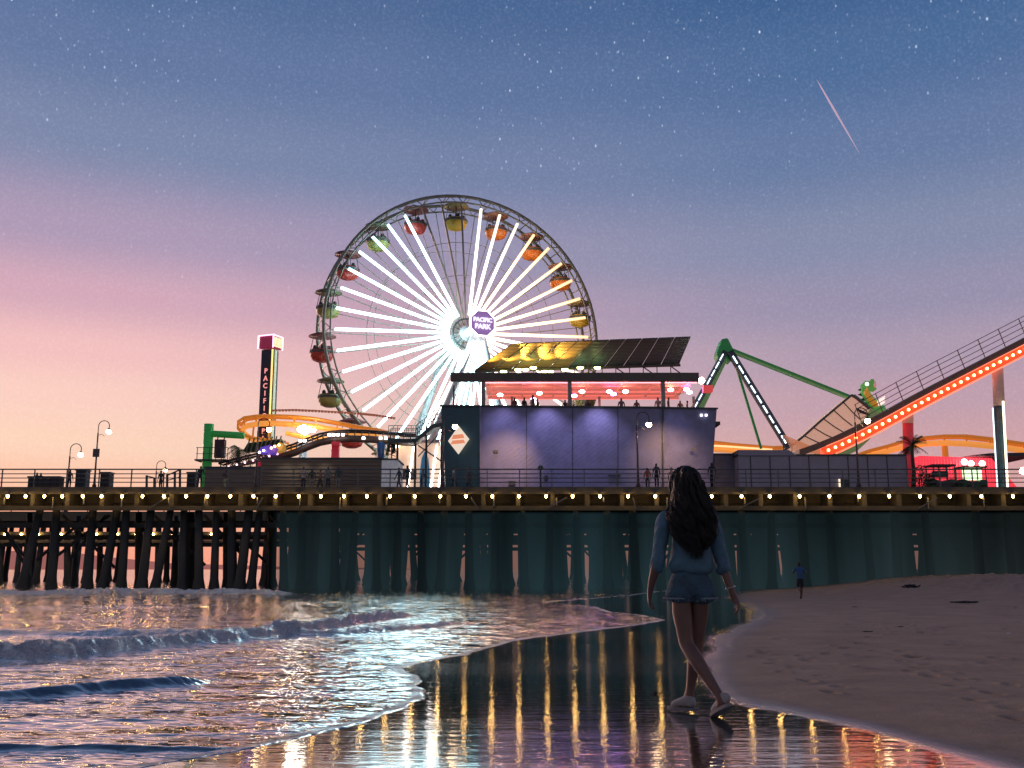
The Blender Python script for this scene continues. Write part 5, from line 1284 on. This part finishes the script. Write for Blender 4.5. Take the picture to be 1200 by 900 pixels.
mb.build('hair', [hairm], woman, True)
# ------------------------------------------------------------------ jogger and the small figures on the pier
clothes = {}
def cl(c):
    k = 'cloth_%d_%d_%d' % tuple(int(x*100) for x in c)
    return mat(k, c, .85, var=.2, scale=4, bump=.1)
def figure(label, loc, H, face=0, pose='stand', top=(.05,.05,.06), legs=(.03,.03,.04), skinc=None, group=None, hairc=(.015,.012,.01), shorts=False, sitting_half=False, bag=False):
    """one continuous body; the clothes are shells over it"""
    t_ = thing('person', label, 'person', tuple(loc), group); k = H/1.72
    V.clear(); E.clear(); Rr.clear()
    st = {'stand': 0, 'walk': .22, 'jog': .34, 'lean': .06}[pose]; ln = {'lean': .10, 'jog': .07}.get(pose, 0)
    pe = jv((0,0,.93), (.13,.09)); s = jv((0,ln*.5,1.12), (.115,.08), pe); c = jv((0,ln,1.32), (.14,.09), s); nk = jv((0,ln+.01,1.47), .05, c); h = jv((0,ln+.03,1.57), (.075,.085), nk); jv((0,ln+.02,1.665), (.06,.07), h)
    arms = []
    for sg in (-1, 1):
        sw = sg*st*.7
        if pose == 'jog': el = (sg*.27, ln-.10*sg, 1.16); wr = (sg*.20, ln+.14-.12*sg, 1.22)
        elif pose == 'lean': el = (sg*.24, ln+.10, 1.16); wr = (sg*.18, ln+.32, 1.08)
        else: el = (sg*.235, -sw*.5, 1.12); wr = (sg*.25, .05-sw, .88)
        a0 = jv((sg*.17, ln, 1.38), .050, c); a1 = jv(el, .040, a0); a2 = jv(wr, .026, a1); wv_ = Vector(wr); d_ = (wv_-Vector(el)).normalized(); a3 = jv(tuple(wv_+d_*.07), (.018,.035), a2)
        for q in (-.024,-.008,.008,.024): f1 = jv(tuple(wv_+d_*.10+Vector((0,q,0))), .009, a3); jv(tuple(wv_+d_*.16+Vector((-sg*.015,q,0))), .007, f1)
        f1 = jv(tuple(wv_+d_*.05+Vector((0,.035,0))), .010, a3); jv(tuple(wv_+d_*.09+Vector((0,.055,0))), .008, f1)
        arms.append(((sg*.17,ln,1.38), el))
        fy = sg*st
        if pose == 'jog' and sg < 0: kn, an = (sg*.09, .10, .52), (sg*.09, -.32, .42)
        else: kn, an = (sg*.09, fy*.5+.04*(st > 0), .50), (sg*.09, fy, .09)
        l0 = jv((sg*.09,0,.86), .085, pe); l1 = jv(kn, .056, l0); l2 = jv(((kn[0]+an[0])/2, (kn[1]+an[1])/2-.02, (kn[2]+an[2])/2), .05, l1); l3 = jv(an, .036, l2); jv((an[0], an[1]+.16, max(.035, an[2]-.05)), (.04,.025), l3)
    b_, _ = skin_mesh('body', V, E, [(r[0]*1.18, r[1]*1.18) if isinstance(r, tuple) else r*1.18 for r in Rr], pe, 1, [skinc or sk, cl(top), cl(legs), hairm])
    kl = .55 if shorts else .10
    for p in b_.polygons:
        z = p.center.z; xx = abs(p.center.x)
        if z > 1.60: p.material_index = 3 if p.center.y < ln+.06 or z > 1.66 else 0
        elif z > 1.47: p.material_index = 0 if p.center.y > ln else 3
        elif xx > .185 and z < 1.10 and pose not in ('jog',): p.material_index = 0
        elif xx > .17 and z < 1.22 and pose == 'jog': p.material_index = 0
        elif z > .95: p.material_index = 1
        elif z > kl: p.material_index = 2
        else: p.material_index = 0 if z > .10 else 3
    o = obj_from(b_, 'body', t_); t_.rotation_euler = (0,0,face); t_.scale = (k,)*3
    return t_
jp = gpt(939, 702.5)
figure('jogger in blue shirt and dark shorts running toward the dark pier', jp, 1.66, 0, 'jog', (.03,.09,.20), (.02,.02,.03), shorts=True)
def pf(label, px, ytop, Y=70.3, pose='stand', face=0, top=(.05,.05,.06), legs=(.03,.03,.04), group=None, z0=None):
    p = P(px, ytop, Y); z = DZ if z0 is None else z0
    figure(label, (p.x, Y, z), max(1.45, min(1.85, p.z-z)), face, pose, top, legs, group=group)
pf('man standing in dark clothes at the railing right of the woman\'s head', 834, 541, 68.9, 'stand', 0, (.025,.03,.045))
pf('dark figure with arm stretched onto the railing left of the woman\'s head', 769, 542, 68.9, 'stand', .3, (.03,.04,.04))
pf('person in a red top behind the dark figure at the railing', 758.5, 547, 71.5, 'stand', 2.8, (.35,.06,.06), (.05,.04,.05))
pf('person in a pale orange top just left of the woman\'s hair', 787, 547, 71.5, 'stand', 2.6, (.5,.28,.2), (.05,.05,.09))
pf('person in a red shirt close beside the one in pale orange', 796, 547, 71.9, 'stand', 2.2, (.55,.09,.06), (.03,.04,.07))
pf('walker in white top beside the teal wall below the diamond sign', 532, 545, 71.5, 'walk', -1.2, (.35,.34,.36), (.04,.05,.06))
pf('walker in dark clothes below the diamond sign, right of the one in white', 550, 546, 71.5, 'walk', 1.4, (.10,.09,.09), (.03,.04,.05))
pf('walker in dark teal in front of the white kiosk edge', 468, 547, 70.6, 'walk', 1.3, (.03,.08,.09), (.10,.07,.05))
pf('taller dark walker in front of the lit stall', 478, 542, 71.2, 'walk', 1.0, (.03,.05,.06))
pf('bending dark figure on the right in front of the lit stall', 494, 549, 71.0, 'lean', -1.2, (.05,.05,.05))
pf('dark silhouette leaning on the railing under the green column', 235, 545, 68.9, 'lean', 0, (.02,.025,.03))
pf('person with pale legs in front of the lower brown shed', 265, 549, 71.5, 'walk', .8, (.09,.05,.06), (.40,.36,.22))
pf('person in a bright patterned top, leftmost of the group before the brown shed', 356, 545, 72, 'stand', 2.9, (.40,.36,.32), (.04,.05,.06))
pf('person in a dark top and light trousers in the group before the brown shed', 366, 548, 72.4, 'stand', 3.1, (.05,.06,.06), (.35,.30,.25))
pf('person in a rust top in the middle of the group before the brown shed', 376, 549, 71.6, 'walk', 2.0, (.28,.14,.10), (.03,.04,.05))
pf('person in a pale cap and grey top, right of middle in the shed group', 385, 544, 72.2, 'stand', 3.0, (.20,.22,.22), (.06,.07,.07))
pf('rightmost person of the shed group, dark top with a pale bag', 397, 545, 72.0, 'stand', 2.8, (.06,.09,.09), (.25,.25,.24))
pf('seated-height figure with red top between the bins at the far left', 82, 556, 70.5, 'stand', 0, (.06,.03,.03))
pf('left one of two heads above the low box at far left', 43.5, 554, 72.5, 'stand', 0, (.10,.05,.05))
pf('right one of two heads above the low box at far left', 48, 554.5, 72.7, 'stand', 0, (.06,.06,.05))
pf('small figure standing by the dark frame at left', 189, 552, 71, 'stand', 1.0, (.05,.06,.05))
# diners along the terrace edge: only head and shoulders clear the wall
dz_ = P(0, 492, 75).z+.13
for px, yt, c, lb in ((603,467,(.10,.05,.06),'diner with raised shoulders at the left end of the terrace edge'),(614.5,467,(.04,.04,.05),'broad dark diner beside the leftmost terrace lamp'),
    (624,464,(.12,.10,.14),'pale-topped standing diner beneath the second terrace lamp'),(630,469,(.05,.05,.06),'small dark diner right of the pale-topped one'),(662,470,(.05,.04,.07),'lone diner just left of the middle terrace column'),
    (689,470,(.06,.05,.05),'diner under a dim hanging lamp right of the middle column'),(728,468,(.16,.12,.12),'hooded diner midway between the middle and right columns'),(746,470,(.20,.08,.06),'slim diner in a rust top left of the right column'),
    (771,467,(.30,.26,.22),'diner in a light top touching the right terrace column'),(783,467,(.10,.05,.03),'broad diner in brown just right of the right column'),(797,471,(.20,.09,.07),'diner with a rosy top near the right end of the terrace'),(805,471,(.05,.05,.06),'last dark diner at the right end of the terrace')):
    p = P(px, yt-2.5, 76.1); figure(lb, (p.x, 76.1, dz_), max(1.4, p.z-dz_), rnd.uniform(-2,2), 'stand', c, (.04,.04,.05), group='diners along the terrace')
# bins, benches and other things on the deck
def box_bin(label, x0, x1, yt, m_, cat='bin', name='litter_bin', Y=70.2):
    a, b = P(x0,560,Y).x, P(x1,560,Y).x; zt = P(0,yt,Y).z; t_ = thing(name, label, cat, ((a+b)/2, Y, DZ))
    mb = MB(); mb.box(((a+b)/2, Y, (DZ+zt)/2), (b-a, .8, zt-DZ)); mb.build('body', [m_], t_, bevel=.03)
    mb = MB(); mb.box(((a+b)/2, Y, zt+.04), (b-a+.08, .88, .09)); mb.build('lid', [steel_dk], t_)
    mb = MB()
    for k in range(5): mb.box((a+(b-a)*(k+.5)/5, Y-.42, (DZ+zt)/2), (.04,.05,zt-DZ-.1))
    mb.build('slats', [steel_dk], t_)
bnm = mat('bin_brown', (.06,.045,.045), .7)
box_bin('tall dark bin between the two left street lamps', 91, 103, 552, mat('bin_slate', (.05,.06,.09), .7))
box_bin('brown bin just right of the tallest left street lamp', 120, 131, 555, bnm)
box_bin('long low brown planter box at the far left railing', 36, 73, 560, bnm, 'planter', 'planter_box')
box_bin('dark utility box against the lower brown shed', 221, 231, 555, bnm, 'utility box', 'utility_box')
t_ = thing('railing_gate', 'dark angular metal frame on the deck beside the small far lamp', 'gate', tuple(dzp(190, 71)))
mb = MB()
for px, yt in ((172,557),(181,560),(196,556),(205,553),(211,550)): mb.bar(dzp(px,71), P(px,yt,71), .13)
mb.bar(P(172,558,71), P(181,560,71), .08); mb.bar(P(196,557,71), P(211,550.5,71), .08); mb.bar(P(196,563,71), P(211,559,71), .06)
mb.build('frame', [steel_dk], t_)
t_ = thing('viewing_binoculars', 'coin-operated viewing binoculars on a post before the blue wall', 'binoculars', tuple(dzp(633.5, 68.7)))
b0_ = dzp(633.5, 68.7); zt = P(0,546,68.7).z
mb = MB(); mb.lathe(b0_, [(.16,0),(.10,.08),(.06,.15),(.055,zt-DZ-.30)], 10); mb.build('post', [steel_dk], t_)
mb = MB(); mb.ball(b0_+vz*(zt-DZ-.12), .22, 12, 8, sc=(1.1,.8,.8)); mb.build('head', [mat('viewer_grey', (.30,.31,.33), .35, .6)], t_, True)
for sg in (-1, 1): mb = MB(); mb.tube([b0_+Vector((sg*.09,-.1,zt-DZ-.1)), b0_+Vector((sg*.09,-.3,zt-DZ-.1))], .07, 8); mb.build('eyepiece', [steel_dk], t_)
# ------------------------------------------------------------------ litter on the sand
weed = mat('seaweed_dark', (.018,.016,.012), .7, bump=.6, bscale=20)
def clump(label, px, py, w_, h_, name='seaweed_clump', m_=None, n=26, cat='seaweed'):
    p = gpt(px, py); mb = MB(); q = random.Random(int(px*7+py))
    for i in range(n):
        a = q.uniform(0,2*PI); r = q.random()*w_; c = p+Vector((math.cos(a)*r, math.sin(a)*r*.6, 0)); pts = [c]
        for k in range(4): c = c+Vector((q.uniform(-1,1)*w_*.35, q.uniform(-1,1)*w_*.3, 0)); pts.append(Vector((c.x, c.y, p.z+q.uniform(.1,1)*h_)))
        mb.tube(pts, w_*.06, 5)
    mb.ball(p+vz*h_*.2, w_*.6, 10, 6, sc=(1,.7,h_/w_))
    tag(mb.build(name, [m_ or weed]), label, cat, 'wrack on the sand' if name == 'seaweed_clump' else None)
clump('largest dark clump of seaweed at the foot of the sand bank', 1068, 699, .38, .16)
clump('dark seaweed patch lying under the sand bank near the right edge', 1135, 711, .45, .05)
clump('flat dark seaweed scrap below the big clump', 1002, 712, .12, .03)
clump('thin seaweed scrap on the open sand right of the woman', 1017, 741, .10, .02)
clump('small seaweed scrap on the sand far right of the woman\'s hip', 1055, 735, .07, .02)
clump('tiny dark seaweed bit lying in the middle of the dry sand', 1020, 764, .06, .02)
clump('small dark driftwood bit on the wet film left of the feet', 768, 813, .045, .02, n=10)
def shell(label, px, py, r):
    p = gpt(px, py); mb = MB(); mb.lathe(p, [(r,-.002),(r*.9,r*.2),(r*.5,r*.42),(r*.05,r*.5)], 12, sc=(1,.7)); tag(mb.build('shell', [mat('shell_white', (.6,.58,.55), .5)], None, True), label, 'shell', 'pale shells on the beach')
shell('largest pale shell, on dry sand at the right', 1182, 743, .05)
shell('pale shell just right of the woman\'s knees', 846, 800, .018)
shell('small pale shell on the damp sand near the mid right', 888, 735, .025)
shell('small pale shell farther right on the damp sand', 1020, 763, .03)
